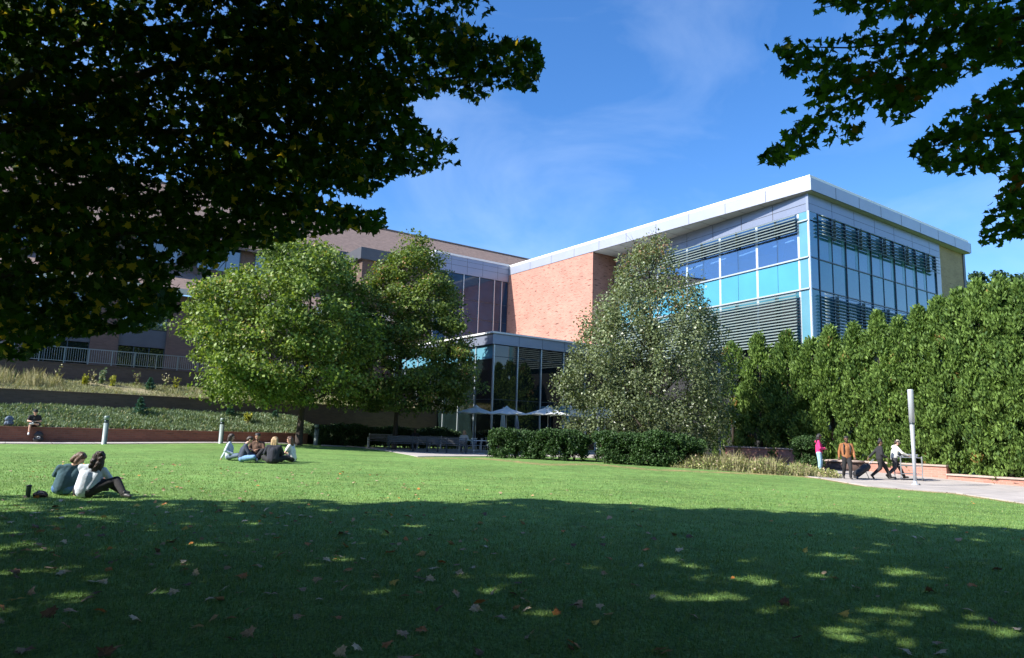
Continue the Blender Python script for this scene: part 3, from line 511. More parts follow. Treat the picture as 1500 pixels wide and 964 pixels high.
# ------------------------------------------------------------------ foliage
L_TREE = leaf_mat('maple_green_leaf', (.03, .065, .012), (.24, .33, .07), (.36, .28, .10), .05, .3)
L_TREE2 = leaf_mat('maple_leaf_second', (.025, .055, .012), (.18, .25, .055), (.38, .24, .12), .07, .3)
L_OLIVE = leaf_mat('grey_olive_pear_leaf', (.055, .075, .035), (.25, .30, .15), (.25, .15, .09), .08, .22, .35)
L_ARB = leaf_mat('arborvitae_spray', (.035, .08, .016), (.20, .31, .065), (.30, .19, .06), .04, .2, .6)
L_YEW = leaf_mat('yew_needle', (.012, .034, .010), (.05, .105, .024), None, 0, .1, .6)
L_NEAR = leaf_mat('near_maple_leaf', (.012, .036, .007), (.06, .12, .018), (.50, .36, .05), .07, .32, .6, .12)  # yellow share enlarged and brightened to imitate sunlit leaves
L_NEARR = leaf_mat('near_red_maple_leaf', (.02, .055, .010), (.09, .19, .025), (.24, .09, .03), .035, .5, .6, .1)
L_GC = leaf_mat('ground_cover_leaf', (.06, .12, .06), (.28, .35, .21), (.36, .32, .18), .15, .15, .7)
L_DRY = leaf_mat('dry_grass_stem', (.20, .19, .09), (.46, .42, .25), (.16, .22, .08), .22, .15, .8)
L_SPR = leaf_mat('blue_spruce_needle', (.04, .11, .08), (.12, .24, .18), None, 0, .1, .7)
L_FAR = leaf_mat('far_conifer_needle', (.012, .035, .016), (.045, .09, .035), None, 0, .1, .8)

def clump_crown(cx, cy, z0, z1, rad_fn, n_cl, n_lf, lsize, clr, shell=.55, droop=.35, lean=(0, 0), squash=1., flat=.6):
    """clumps of leaves through a crown; rad_fn(u, theta) = radius at relative height u"""
    vs = []; per = n_lf//n_cl
    while len(vs) < n_cl:
        u = nr.rand(); th = nr.rand()*2*math.pi; r = rad_fn(u, th)
        if r < .05 or nr.rand() > (r/rmax_of(rad_fn))**1.0: continue
        q = r*(shell+(1-shell)*nr.rand()**.6) if nr.rand() < .78 else r*nr.rand()
        vs.append((cx+q*math.cos(th)+lean[0]*u, cy+q*math.sin(th)*squash+lean[1]*u, z0+(z1-z0)*u))
    C = np.array(vs); cs = clr*(.6+.8*nr.rand(n_cl)); idx = np.repeat(np.arange(n_cl), per); n = len(idx)
    off = rand_unit(n)*(nr.rand(n, 1)**.45)*cs[idx][:, None]; off[:, 2] *= flat
    pos = C[idx]+off; ctr = np.array([cx, cy, (z0+z1)/2]); out = unit(pos-ctr)
    nrm = unit(rand_unit(n)*.75+out*.5+np.array([0, 0, .55])); ax = unit(rand_unit(n)+out*.5-np.array([0, 0, droop]))
    tint = np.clip(nr.rand(n)*.75+nr.rand(n_cl)[idx]*.35-.05, 0, 1)
    return pos, ax, nrm, lsize*(.65+.7*nr.rand(n)), tint
_rm = {}
def rmax_of(fn):
    if fn not in _rm: _rm[fn] = max(fn(u, t) for u in np.linspace(0, 1, 40) for t in (0, 1.5, 3.1, 4.7))
    return _rm[fn]
def interp_rad(tab):
    us, rs = zip(*tab); ph = nr.rand(3)*6
    return lambda u, th: float(np.interp(u, us, rs))*(1+.10*math.sin(3*th+ph[0]+u*5)+.07*math.sin(5*th+ph[1]-u*9))
def limbs_mesh(base, top, rt, n, zr, spread, rise=.5):
    mb = MB(); base = np.array(base, float); top = np.array(top, float); pts = [base+(top-base)*t+np.array([.12*math.sin(t*5+base[0]), .1*math.cos(t*6), 0])*t for t in np.linspace(0, 1, 8)]
    mb.tube([pts[0]-np.array([0, 0, .3])]+pts, [rt*1.5]+[rt*(1.18 if i == 0 else 1-.11*i) for i in range(8)], 9)
    for k in range(n):
        t = zr[0]+(zr[1]-zr[0])*k/max(1, n-1); p = base+(top-base)*t; th = k*2.4+base[0]; s_ = spread*(1-.6*t)*(.8+.4*rnd.random()); rr = rt*.42*(1-.6*t)
        d = np.array([math.cos(th), math.sin(th), rise]); q = [p+d*s_*u+np.array([0, 0, -.25*s_*u*u*.4])+np.array([rnd.uniform(-.1, .1)*u, rnd.uniform(-.1, .1)*u, 0]) for u in (0, .3, .6, 1)]; mb.tube(q, [rr, rr*.75, rr*.45, rr*.15], 6)
        for j in range(3):
            a = q[1+j % 2]; d2 = unit(d+np.array([rnd.uniform(-.8, .8), rnd.uniform(-.8, .8), rnd.uniform(-.1, .6)])); mb.tube([a, a+d2*s_*.25, a+d2*s_*.5], [rr*.45, rr*.28, rr*.08], 5)
    return mb
def make_tree(name, label, base, top, rt, fn, z0, z1, ncl, nlf, ls, clr, m, cat='tree', group=None, limbs=14, zr=(.18, .9), spread=4., lean=(0, 0), shape=QUAD, off=(0, 0), **k):
    base = np.array(base, float); t = empty(name, base, 0, label, cat, group)
    limbs_mesh((0, 0, 0), np.array(top)-base, rt, limbs, zr, spread).build('trunk', M_BARK, t)
    p, a, n, s, ti = clump_crown(off[0], off[1], z0-base[2], z1-base[2], fn, ncl, nlf, ls, clr, lean=lean, **k)
    link('crown', npmesh('crown', leaves(p, a, n, s, shape), len(shape), m, ti), t); return t
# the three lawn trees
f1 = interp_rad([(0, 3.0), (.08, 4.3), (.25, 5.0), (.45, 4.8), (.65, 4.3), (.82, 3.3), (.93, 2.3), (1, .7)])
b1 = gp(438, 38); make_tree('maple_tree', 'broad round green maple on the lawn edge behind the five seated people', b1, b1+np.array([.1, .2, 9.8]), .19, f1, 3.0, 12.2, 330, 64000, .175, .95, L_TREE, limbs=18, zr=(.22, .92), spread=4.6, off=(-.9, 0))
f2 = interp_rad([(0, 2.6), (.1, 3.6), (.28, 3.8), (.5, 3.3), (.7, 2.7), (.86, 1.9), (.95, 1.1), (1, .3)])
b2 = gp(578, 42); make_tree('maple_tree', 'narrower maple with a reddish pointed top beside the dark benches', b2, b2+np.array([.1, .2, 11.5]), .15, f2, 3.0, 13.4, 290, 60000, .16, .8, L_TREE2, limbs=16, zr=(.2, .92), spread=3.4, off=(.6, 0))
f3 = interp_rad([(0, 3.3), (.10, 4.2), (.3, 4.35), (.48, 3.8), (.63, 3.0), (.78, 2.1), (.9, 1.3), (1, .4)])
b3 = gp(952, 36); make_tree('pear_tree', 'pyramid shaped grey green tree with bronze tips in front of the glass building', b3, b3+np.array([.1, .2, 10.4]), .15, f3, 1.7, 12.0, 420, 36000, .135, .55, L_OLIVE, limbs=26, zr=(.08, .95), spread=3.4, rise=.9) if False else None
def pear():
    t = empty('pear_tree', b3, 0, 'pyramid shaped grey green tree with bronze tips in front of the glass building', 'tree')
    limbs_mesh((0, 0, 0), (.1, .2, 11.0), .15, 26, (.08, .95), 3.4, 1.0).build('trunk', M_BARK, t)
    p, a, n, s, ti = clump_crown(0, 0, 1.5-b3[2], 12.1-b3[2], f3, 560, 58000, .13, .6, flat=1.15, droop=.1); ti = np.clip(ti + (p[:, 2]-7.5)*.05, 0, 1)
    link('crown', npmesh('crown', leaves(p, a, n, s), 4, L_OLIVE, ti), t)
pear()
# tall arborvitae hedge, tree by tree
arb_l = ['tall arborvitae at the left end of the hedge behind the pear tree', 'lower rounded arborvitae second from the left end of the hedge', 'arborvitae with a flat top left of the pointed one', 'arborvitae above the person in pink',
 'arborvitae with brown flecks behind the person in rust brown', 'narrow pointed arborvitae above the wheeled bag', 'pointed arborvitae above the two people walking right', 'bushy arborvitae just left of the lamp pole', 'taller arborvitae directly behind the lamp pole',
 'arborvitae just right of the lamp pole', 'high arborvitae where the building ends', 'arborvitae under the hanging red leaves', 'very tall arborvitae near the right edge', 'broad arborvitae at the right picture edge', 'last arborvitae cut by the right picture edge']
at_px = [(1072, 505), (1112, 493), (1152, 489), (1188, 500), (1215, 484), (1250, 480), (1285, 462), (1315, 470), (1345, 456), (1375, 437), (1402, 428), (1430, 416), (1462, 411), (1492, 417), (1530, 410)]
for i, (px, py) in enumerate(at_px):
    v = ray(px, py); ta = (-1.25 + A0@D)/(v[:2]@D); q = EYE+v*ta; top = q[2]; g = min(.6, max(.15, tz(q[0], q[1]))) if i > 3 else .5; H = top-g
    t = empty('arborvitae', (q[0], q[1], g), 0, arb_l[i], 'hedge tree', 'arborvitae trees of the tall hedge')
    MB().tube([(0, 0, -.2), (0, 0, H*.5), (.02, 0, H*.92)], [.11, .07, .02], 7).build('trunk', M_BARK, t)
    wd = 1.28 if i < 4 else 1.06; fn = interp_rad([(0, .9), (.05, 1.15), (.3, 1.22), (.55, 1.08), (.75, .80), (.88, .48), (.96, .22), (1, .05)])
    n_cl, per = 215, 70; u = nr.rand(n_cl)**.9; th = nr.rand(n_cl)*6.283; rr = wd*np.array([fn(a, b) for a, b in zip(u, th)]); q_ = rr*(.45+.55*nr.rand(n_cl)); C = np.stack([q_*np.cos(th), q_*np.sin(th), .15+u*(H-.3)], 1)
    idx = np.repeat(np.arange(n_cl), per); n = len(idx); o = rand_unit(n)*(nr.rand(n, 1)**.5)*.27; o[:, 2] *= 1.6; p = C[idx]+o; out = unit(p*np.array([1, 1, 0])); ax = unit(out*.45+np.array([0, 0, .9])+rand_unit(n)*.55)
    link('crown', npmesh('crown', leaves(p, ax, unit(rand_unit(n)+out*.6), .185*(.6+.8*nr.rand(n)), SPRAY), 4, L_ARB, np.clip(.62*nr.rand(n)+.33*nr.rand(n_cl)[idx]-.06+.07*math.sin(i*2.3)+(nr.rand(n_cl) < .025)[idx]*.45, 0, 1)), t)
# clipped yew hedges
def hedge(label, pts, w_, h, nlf, seed, legs=True):
    pts = [np.array(p[:3], float) for p in pts]; c = sum(pts)/len(pts); t = empty('yew_hedge', c, 0, label, 'hedge'); P_ = []
    ln = [0]; 
    for a, b in zip(pts[:-1], pts[1:]): ln.append(ln[-1]+np.linalg.norm(b-a))
    n_cl = int(ln[-1]*75); s = nr.rand(n_cl)*ln[-1]; X = np.stack([np.interp(s, ln, [p[k] for p in pts]) for k in range(3)], 1); dx = pts[-1]-pts[0]; sd = unit(np.array([-dx[1], dx[0], 0]))
    v = nr.rand(n_cl)*2-1; zz = nr.rand(n_cl); face = nr.rand(n_cl); v = np.where(face < .35, np.sign(v)*.9, v); zz = np.where((face > .35) & (face < .75), .92, zz); wv = 1+.14*np.sin(s*2.1+seed)
    en = np.minimum(s, ln[-1]-s); rn = np.clip(en/.6, .35, 1)**.5; C = X-c+sd*(v*wv*w_/2*rn)[:, None]; C[:, 2] += .16+zz*(h-.30)*(1+.08*np.sin(s*2.1+seed)+.04*np.sin(s*5.3))*(.72+.28*rn)
    idx = np.repeat(np.arange(n_cl), nlf//n_cl); n = len(idx); p = C[idx]+rand_unit(n)*(nr.rand(n, 1)**.5)*.24; ax = unit(rand_unit(n)+np.array([0, 0, .5]))
    link('foliage', npmesh('foliage', leaves(p, ax, rand_unit(n), .085*(.6+.8*nr.rand(n))), 4, L_YEW, np.clip(nr.rand(n)*.8+nr.rand(n_cl)[idx]*.3-.05, 0, 1)), t)
    mb = MB()
    for k in np.arange(.4, ln[-1], .7): q = np.array([np.interp(k, ln, [p[j] for p in pts]) for j in range(3)])-c; mb.tube([q+np.array([0, 0, -.1]), q+np.array([.1, 0, h*.5])], [.04, .02], 5); mb.tube([q, q+np.array([-.2, .1, h*.6])], [.03, .015], 5)
    mb.build('stems', M_BARK, t); return t
hedge('dark clipped yew hedge in the middle with its left end beside the patio', [gp(722, 33.6), gp(790, 33.2), gp(860, 32.6)], 1.9, 1.34, 44000, 1)
hedge('darker longer yew hedge under the pyramid shaped tree', [gp(874, 31.9), gp(950, 31.2), gp(1028, 31)], 2.0, 1.42, 48000, 2)
hedge('yew hedge behind the benches and the first maple trunk', [W(-22.6, 18.7, .6), W(-18, 18.7, .5), W(-12.6, 18.7, .5)], 1.3, 1.35, 60000, 3)
# far trees past the hedge
def conifer(px, top, Y, wpx, label):
    q = at(px, top, Y); g = .5; H = q[2]-g; t = empty('conifer_tree', (q[0], q[1], g), 0, label, 'tree', 'far conifers beyond the hedge'); r = wpx/1020*Y/2
    MB().tube([(0, 0, 0), (0, 0, H*.98)], [.25, .03], 7).build('trunk', M_BARK, t); n_cl = 200; u = nr.rand(n_cl)**.8; th = nr.rand(n_cl)*6.283; rr = r*(1-u)**.8*(.5+.5*nr.rand(n_cl)); C = np.stack([rr*np.cos(th), rr*np.sin(th), u*H], 1)
    idx = np.repeat(np.arange(n_cl), 26); n = len(idx); o = rand_unit(n)*.7; o[:, 2] *= .35; p = C[idx]+o; link('crown', npmesh('crown', leaves(p, rand_unit(n)-np.array([0, 0, .3]), rand_unit(n)+np.array([0, 0, .8]), .42*(.6+.8*nr.rand(n))), 4, L_FAR, nr.rand(n)), t)
conifer(1432, 402, 75, 80, 'far dark conifer just right of the building end'); conifer(1462, 399, 78, 70, 'far conifer with the highest tip above the hedge'); conifer(1488, 405, 74, 80, 'far conifer near the right edge above the hedge'); conifer(1412, 415, 80, 70, 'far conifer half hidden by the building corner')


# ------------------------------------------------------------------ the big maples that shade the lawn
POLY_L = np.array([(-400,-400),(720,-400),(728,0),(731,24),(722,60),(741,51),(781,54),(800,65),(803,98),(781,142),(752,132),(722,142),(709,154),(690,157),(664,141),(636,150),(605,150),(608,168),(632,189),(660,190),(678,200),(677,246),(640,250),(603,261),(575,268),(556,278),(541,294),(500,286),(470,282),(480,292),(527,303),(560,299),(578,329),(552,347),(520,342),(460,348),(400,365),(352,368),(319,392),(309,415),(275,403),(262,410),(269,456),(252,472),(219,487),(186,490),(143,497),(100,500),(66,515),(43,532),(0,530),(-60,560),(-400,640)], float)
POLY_R1 = np.array([(1176,20),(1188,-8),(1200,-300),(1900,-300),(1900,120),(1500,112),(1462,98),(1430,112),(1400,126),(1362,150),(1345,168),(1325,184),(1290,192),(1262,203),(1228,229),(1205,222),(1170,233),(1139,251),(1122,240),(1100,238),(1112,222),(1138,205),(1132,185),(1150,152),(1178,128),(1155,118),(1124,114),(1150,95),(1130,80),(1111,64),(1132,34),(1160,50),(1195,46),(1240,52),(1262,30),(1250,18),(1215,20),(1195,28)], float)
POLY_R2 = np.array([(1316,228),(1340,205),(1370,174),(1410,150),(1445,127),(1500,108),(1900,110),(1900,380),(1500,352),(1470,362),(1440,366),(1418,347),(1440,332),(1433,312),(1458,290),(1462,262),(1440,250),(1415,258),(1395,263),(1366,260),(1340,246)], float)
def inside(poly, x, y):
    r = np.zeros(x.shape, bool); x0, y0 = poly[-1]
    for x1, y1 in poly:
        c = ((y1 > y) != (y0 > y)); 
        with np.errstate(divide='ignore', invalid='ignore'): xi = (x0-x1)*(y-y1)/(y0-y1)+x1
        r ^= c & (x < xi); x0, y0 = x1, y1
    return r
EX = [-30, -15, -9.2, -7, -4.8, -2.3, .1, 5.3, 10.5, 15, 30]; EY = [13.2, 13.4, 13.75, 13.95, 14.5, 15.3, 15.9, 15.9, 14.9, 13.9, 12.5]
FLECKS = [(215, 776, .35), (300, 798, .35), (345, 806, .3), (400, 818, .35), (450, 828, .3), (215, 868, .4), (235, 880, .3), (520, 866, .25), (985, 822, .45), (1010, 832, .35), (1065, 852, .5), (1090, 853, .35), (1050, 880, .4), (975, 905, .3), (1190, 815, .3), (1315, 862, .4), (1320, 838, .3), (1260, 905, .7), (1330, 895, .6), (1400, 905, .6), (1230, 935, .45), (1290, 940, .4), (1440, 930, .5), (1470, 820, .3), (600, 770, .3), (1380, 850, .25), (80, 870, .35), (30, 890, .3), (700, 905, .25), (1130, 915, .3)]
FL = np.array([[*hit(x, y)[:2], r_] for x, y, r_ in FLECKS]); FL[:, 2] *= .55
def in_fleck(sx, sy):
    m_ = np.zeros(sx.shape, bool)
    for fx, fy, fr in FL: m_ |= ((sx-fx)/(fr*1.5))**2+((sy-fy)/fr)**2 < 1
    return m_
def crown_ok(p, margin=0., polys=None):  # crowns also trimmed so the shade edge and sun flecks fall as listed
    xy, q = proj(p); x, y = xy[:, 0], xy[:, 1]; front = q > .3; infr = front & (x > -25) & (x < 1525) & (y > -25) & (y < 990)
    ok = ~infr; ins = np.zeros(len(p), bool)
    for pl in polys: ins |= inside(pl, x, y)
    ok |= infr & ins; h = p[:, 2]-.2; k = h/math.tan(SUN_EL); sx, sy = p[:, 0]-SD[0]*k, p[:, 1]-SD[1]*k
    return ok & (sy < np.interp(sx, EX, EY)+.28*np.sin(sx*1.1+.5)+.16*np.sin(sx*2.7)-.1) & ~(in_fleck(sx, sy) & (nr.rand(len(p)) < .86)), infr
def big_crown(c, r, n_cl, per, polys, lsize=.25, sungap=.9):
    C = rand_unit(n_cl)*(nr.rand(n_cl, 1)**.40)*np.array(r)+np.array(c); idx = np.repeat(np.arange(n_cl), per); n = len(idx); o = rand_unit(n)*(nr.rand(n, 1)**.5)*.75; o[:, 2] *= .55; p = C[idx]+o
    ok, infr = crown_ok(p, 0, polys); h = p[:, 2]/math.tan(SUN_EL); sx, sy = p[:, 0]-SD[0]*h, p[:, 1]-SD[1]*h; ok &= ~infr & (np.sin(sx*3.1+1.3*np.sin(sy*2.2))*np.sin(sy*3.7+1.7*np.sin(sx*1.3)) < sungap); p = p[ok]; n = len(p); return p, unit(rand_unit(n)-np.array([0, 0, .3])), unit(rand_unit(n)*.6+np.array([0, 0, 1])), lsize*(.7+.6*nr.rand(n)), nr.rand(n)
def view_leaves(polys, y0, y1, box, n_tw, per, lsize, tl=.38, gapt=.28):
    """twigs of leaves inside the part of the crown that hangs into view"""
    out = []; tw = []; got = 0; lo, hi = box
    while got < n_tw:
        m_ = 4000; px = nr.uniform(lo[0], hi[0], m_); py = nr.uniform(lo[1], hi[1], m_); Y = nr.uniform(y0, y1, m_)
        v = F*FP + CR*(px-750)[:, None] + CU*(482-py)[:, None]; P0 = EYE+v*(Y/v[:, 1])[:, None]; d = unit(rand_unit(m_)*np.array([1, 1, .35])-np.array([0, 0, .18])); P1 = P0+d*tl
        gap = np.sin(P0[:, 0]*2.3+P0[:, 2]*3.1)*np.sin(P0[:, 2]*2.7-P0[:, 1]*1.9+1)*np.sin(P0[:, 1]*2.1+P0[:, 0]*.9); ok = crown_ok(P0, 0, polys)[0] & crown_ok(P1, 0, polys)[0] & (gap < gapt); P0, P1 = P0[ok], P1[ok]; out.append((P0, P1)); got += len(P0)
    P0 = np.concatenate([a for a, b in out])[:n_tw]; P1 = np.concatenate([b for a, b in out])[:n_tw]; idx = np.repeat(np.arange(n_tw), per); n = len(idx); t = nr.rand(n, 1); d = P1-P0
    p = P0[idx]+d[idx]*t+rand_unit(n)*.05; ax = unit(d[idx]*1.2+rand_unit(n)*.8-np.array([0, 0, .35])); nm = unit(rand_unit(n)*.75+np.array([0, 0, .6])); s = lsize*(.65+.6*nr.rand(n))
    tip = p+ax*s[:, None]; ok = crown_ok(tip, 0, polys)[0] & crown_ok(p, 0, polys)[0]; return (p[ok], ax[ok], nm[ok], s[ok], nr.rand(int(ok.sum())), P0, P1)
def big_maple(label, trunk, c, r, n_cl, polys, m, view=None, limb_targets=(), seed=0):
    base = np.array([trunk[0], trunk[1], tz(*trunk)]); t = empty('maple_tree', base, 0, label, 'tree')
    mb = MB(); top = np.array([c[0], c[1], c[2]+r[2]*.6])-base; mb.tube([(0, 0, -.3), (0, 0, .2), top*.25, top*.5+np.array([.2, .1, 0]), top*.8, top], [.42, .33, .27, .2, .11, .04], 10)
    for k in range(14):
        th = k*2.4; u = .3+.045*k; q = np.array([c[0]+r[0]*.8*math.cos(th), c[1]+r[1]*.8*math.sin(th), c[2]+r[2]*.3*math.sin(k)]); a_ = base+top*u; mid = (a_+q)/2+np.array([0, 0, .5])
        chk = np.array([a_*(1-s)+q*s for s in np.linspace(0, 1, 20)]); ok, infr = crown_ok(chk, 0, polys)
        if infr.any(): continue
        mb.tube([a_-base, mid-base, q-base], [.12, .07, .02], 6)
    for path in limb_targets:
        pts = [np.array(q, float) for q in path[0]]; mb.tube([q-base for q in pts], path[1], 7)
    if view is not None:
        for a_, b_ in zip(view[5][::9], view[6][::9]): mb.tube([a_-base, a_*.5+b_*.5-base], [.006, .003], 3, caps=False)
    mb.build('trunk', M_BARK, t)
    p, a, n, s, ti = big_crown(c, r, n_cl, 46, polys, sungap=.15 if m is L_NEARR else .72); link('crown', npmesh('crown', leaves(p-base, a, n, s, SIMPLE), 6, m, ti), t)
    if view is not None: link('hanging_foliage', npmesh('hanging_foliage', leaves(view[0]-base, view[1], view[2], view[3], MAPLE, .25), 16, m, view[4]), t)
    return t
PL = [POLY_L, POLY_R1, POLY_R2]
vL = view_leaves([POLY_L], 8.0, 11.5, ((-30, -30), (810, 560)), 5200, 8, .118)
lt = []
for pts_, r0 in (([(-60, 175, 8.2), (130, 55, 9), (330, 30, 9.5), (560, 45, 9.8), (700, 95, 10)], .07), ([(-60, 160, 8.2), (90, 150, 8.6), (250, 95, 9.2), (450, 100, 9.5), (620, 120, 9.8), (770, 100, 10)], .08), ([(-60, 185, 8.2), (150, 195, 9), (330, 192, 9.3), (480, 205, 9.6), (650, 225, 9.8)], .065),
    ([(-60, 300, 8.4), (60, 300, 8.8), (180, 298, 9.2), (330, 285, 9.4), (500, 300, 9.6)], .05), ([(-60, 330, 8.4), (100, 345, 9), (250, 340, 9.3), (400, 352, 9.6)], .04), ([(-60, 410, 8.4), (40, 400, 8.8), (140, 388, 9.2), (240, 380, 9.4)], .045), ([(-60, 450, 8.4), (20, 450, 8.8), (110, 470, 9)], .03)):
    pts_ = [at(*q) for q in pts_]; st_ = np.array([-9., 2.2, 3.2+pts_[0][2]*.25]); pts_ = [st_, (st_+pts_[0])/2+np.array([0, 0, .2])]+pts_; lt.append((pts_, list(np.linspace(r0*1.6, r0*.12, len(pts_)))))
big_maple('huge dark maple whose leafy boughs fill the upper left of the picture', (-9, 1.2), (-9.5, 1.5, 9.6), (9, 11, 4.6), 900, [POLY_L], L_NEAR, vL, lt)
vR = view_leaves([POLY_R1, POLY_R2], 6.6, 8.6, ((1095, -30), (1530, 372)), 640, 8, .115, .34, .17)
lt = []
for pts_, r0 in (([(1600, 20, 6.8), (1500, 62, 7.1), (1400, 82, 7.4), (1290, 130, 7.7), (1180, 180, 7.9), (1125, 225, 8)], .03), ([(1600, 0, 6.8), (1480, 30, 7.1), (1360, 60, 7.4), (1240, 70, 7.7), (1135, 68, 7.9)], .025), ([(1600, 150, 6.8), (1500, 190, 7.1), (1410, 205, 7.4), (1330, 222, 7.6)], .022), ([(1600, 200, 6.9), (1520, 260, 7.1), (1490, 320, 7.3), (1440, 350, 7.5)], .02), ([(1600, -60, 6.8), (1400, -40, 7), (1280, -5, 7.3), (1190, 15, 7.5)], .02)):
    pts_ = [at(*q) for q in pts_]; st_ = np.array([8.5, 2.5, 5.0]); pts_ = [st_]+pts_; lt.append((pts_, list(np.linspace(r0*1.5, r0*.12, len(pts_)))))
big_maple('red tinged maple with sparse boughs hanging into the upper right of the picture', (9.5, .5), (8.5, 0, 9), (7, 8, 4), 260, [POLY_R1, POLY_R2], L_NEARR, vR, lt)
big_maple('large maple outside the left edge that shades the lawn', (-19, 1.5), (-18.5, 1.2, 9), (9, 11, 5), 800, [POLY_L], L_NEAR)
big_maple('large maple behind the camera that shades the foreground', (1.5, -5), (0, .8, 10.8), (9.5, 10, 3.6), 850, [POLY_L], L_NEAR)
# ------------------------------------------------------------------ people
def fuse(parts, voxel, smooth=4, it=.6):
    mb = MB()
    for p in parts:
        p0, r0, p1, r1 = p; mb.capsule(p0, r0, p1, r1, 12)
    o = link('tmp', mb.mesh('tmp', [])); r = o.modifiers.new('r', 'REMESH'); r.mode = 'VOXEL'; r.voxel_size = voxel; r.use_smooth_shade = True
    s = o.modifiers.new('s', 'SMOOTH'); s.iterations = smooth; s.factor = it
    dg = bpy.context.evaluated_depsgraph_get(); me = bpy.data.meshes.new_from_object(o.evaluated_get(dg)); bpy.data.objects.remove(o); return me
def cloth(name, col, var=.12): return mat('cloth_'+name, col, .9, 0, var, 14, .3, 22)
SKINS = {'light': mat('light_skin', (.58, .34, .24), .55, 0, .05, 20), 'dark': mat('dark_brown_skin', (.14, .07, .045), .5, 0, .05, 20), 'tan': mat('tan_skin', (.40, .22, .14), .55, 0, .05, 20)}
M_EYE = mat('dark_eye', (.02, .015, .012), .25); M_LIP = mat('lip', (.30, .11, .09), .5)
HAIRS = {k: mat('hair_'+k, c, .45, 0, .35, 30, .8, 60, stretch=(1, 1, .3)) for k, c in {'black': (.012, .010, .010), 'dark_brown': (.035, .020, .013), 'brown': (.10, .055, .03), 'blond': (.42, .28, .14)}.items()}
A_ = lambda *a: np.array(a, float)
def add_parts(me_list, name, mats):
    """join evaluated meshes (mesh, material index) into one"""
    vs = []; fs = []; mi = []; k = 0
    for me, i in me_list:
        n = len(me.vertices); c = np.empty(n*3); me.vertices.foreach_get('co', c); vs += c.reshape(-1, 3).tolist(); fs += [tuple(v+k for v in p.vertices) for p in me.polygons]; mi += [i]*len(me.polygons); k += n
    me = bpy.data.meshes.new(name); me.from_pydata(vs, [], fs); [me.materials.append(m_) for m_ in mats]; me.polygons.foreach_set('material_index', mi); me.polygons.foreach_set('use_smooth', [True]*len(mi)); return me
def hand_mb(mb, wr, d, up, side, curl=.5, mi=0):
    d = unit(d); sd = unit(np.cross(up, d)); up = np.cross(d, sd); pe = wr+d*.075
    for k in range(-1, 2): mb.capsule(wr+sd*.014*k, .017, pe+sd*.021*k, .014, 7, mi)
    for k, l in ((-1.5, .066), (-.5, .076), (.5, .072), (1.5, .056)):
        b = pe+sd*.020*k; c1 = unit(d*math.cos(curl*.6)-up*math.sin(curl*.6)); c2 = unit(d*math.cos(curl*1.6)-up*math.sin(curl*1.6)); m1 = b+c1*l*.55; mb.capsule(b, .0095, m1, .0088, 6, mi); mb.capsule(m1, .0088, m1+c2*l*.45, .007, 6, mi)
    tb = wr+d*.03+sd*.024*side; t1 = tb+unit(d*.7+sd*side*.7-up*.2)*.035; mb.capsule(tb, .012, t1, .0105, 6, mi); mb.capsule(t1, .0105, t1+unit(d*.9+sd*side*.25-up*.4)*.03, .008, 6, mi)
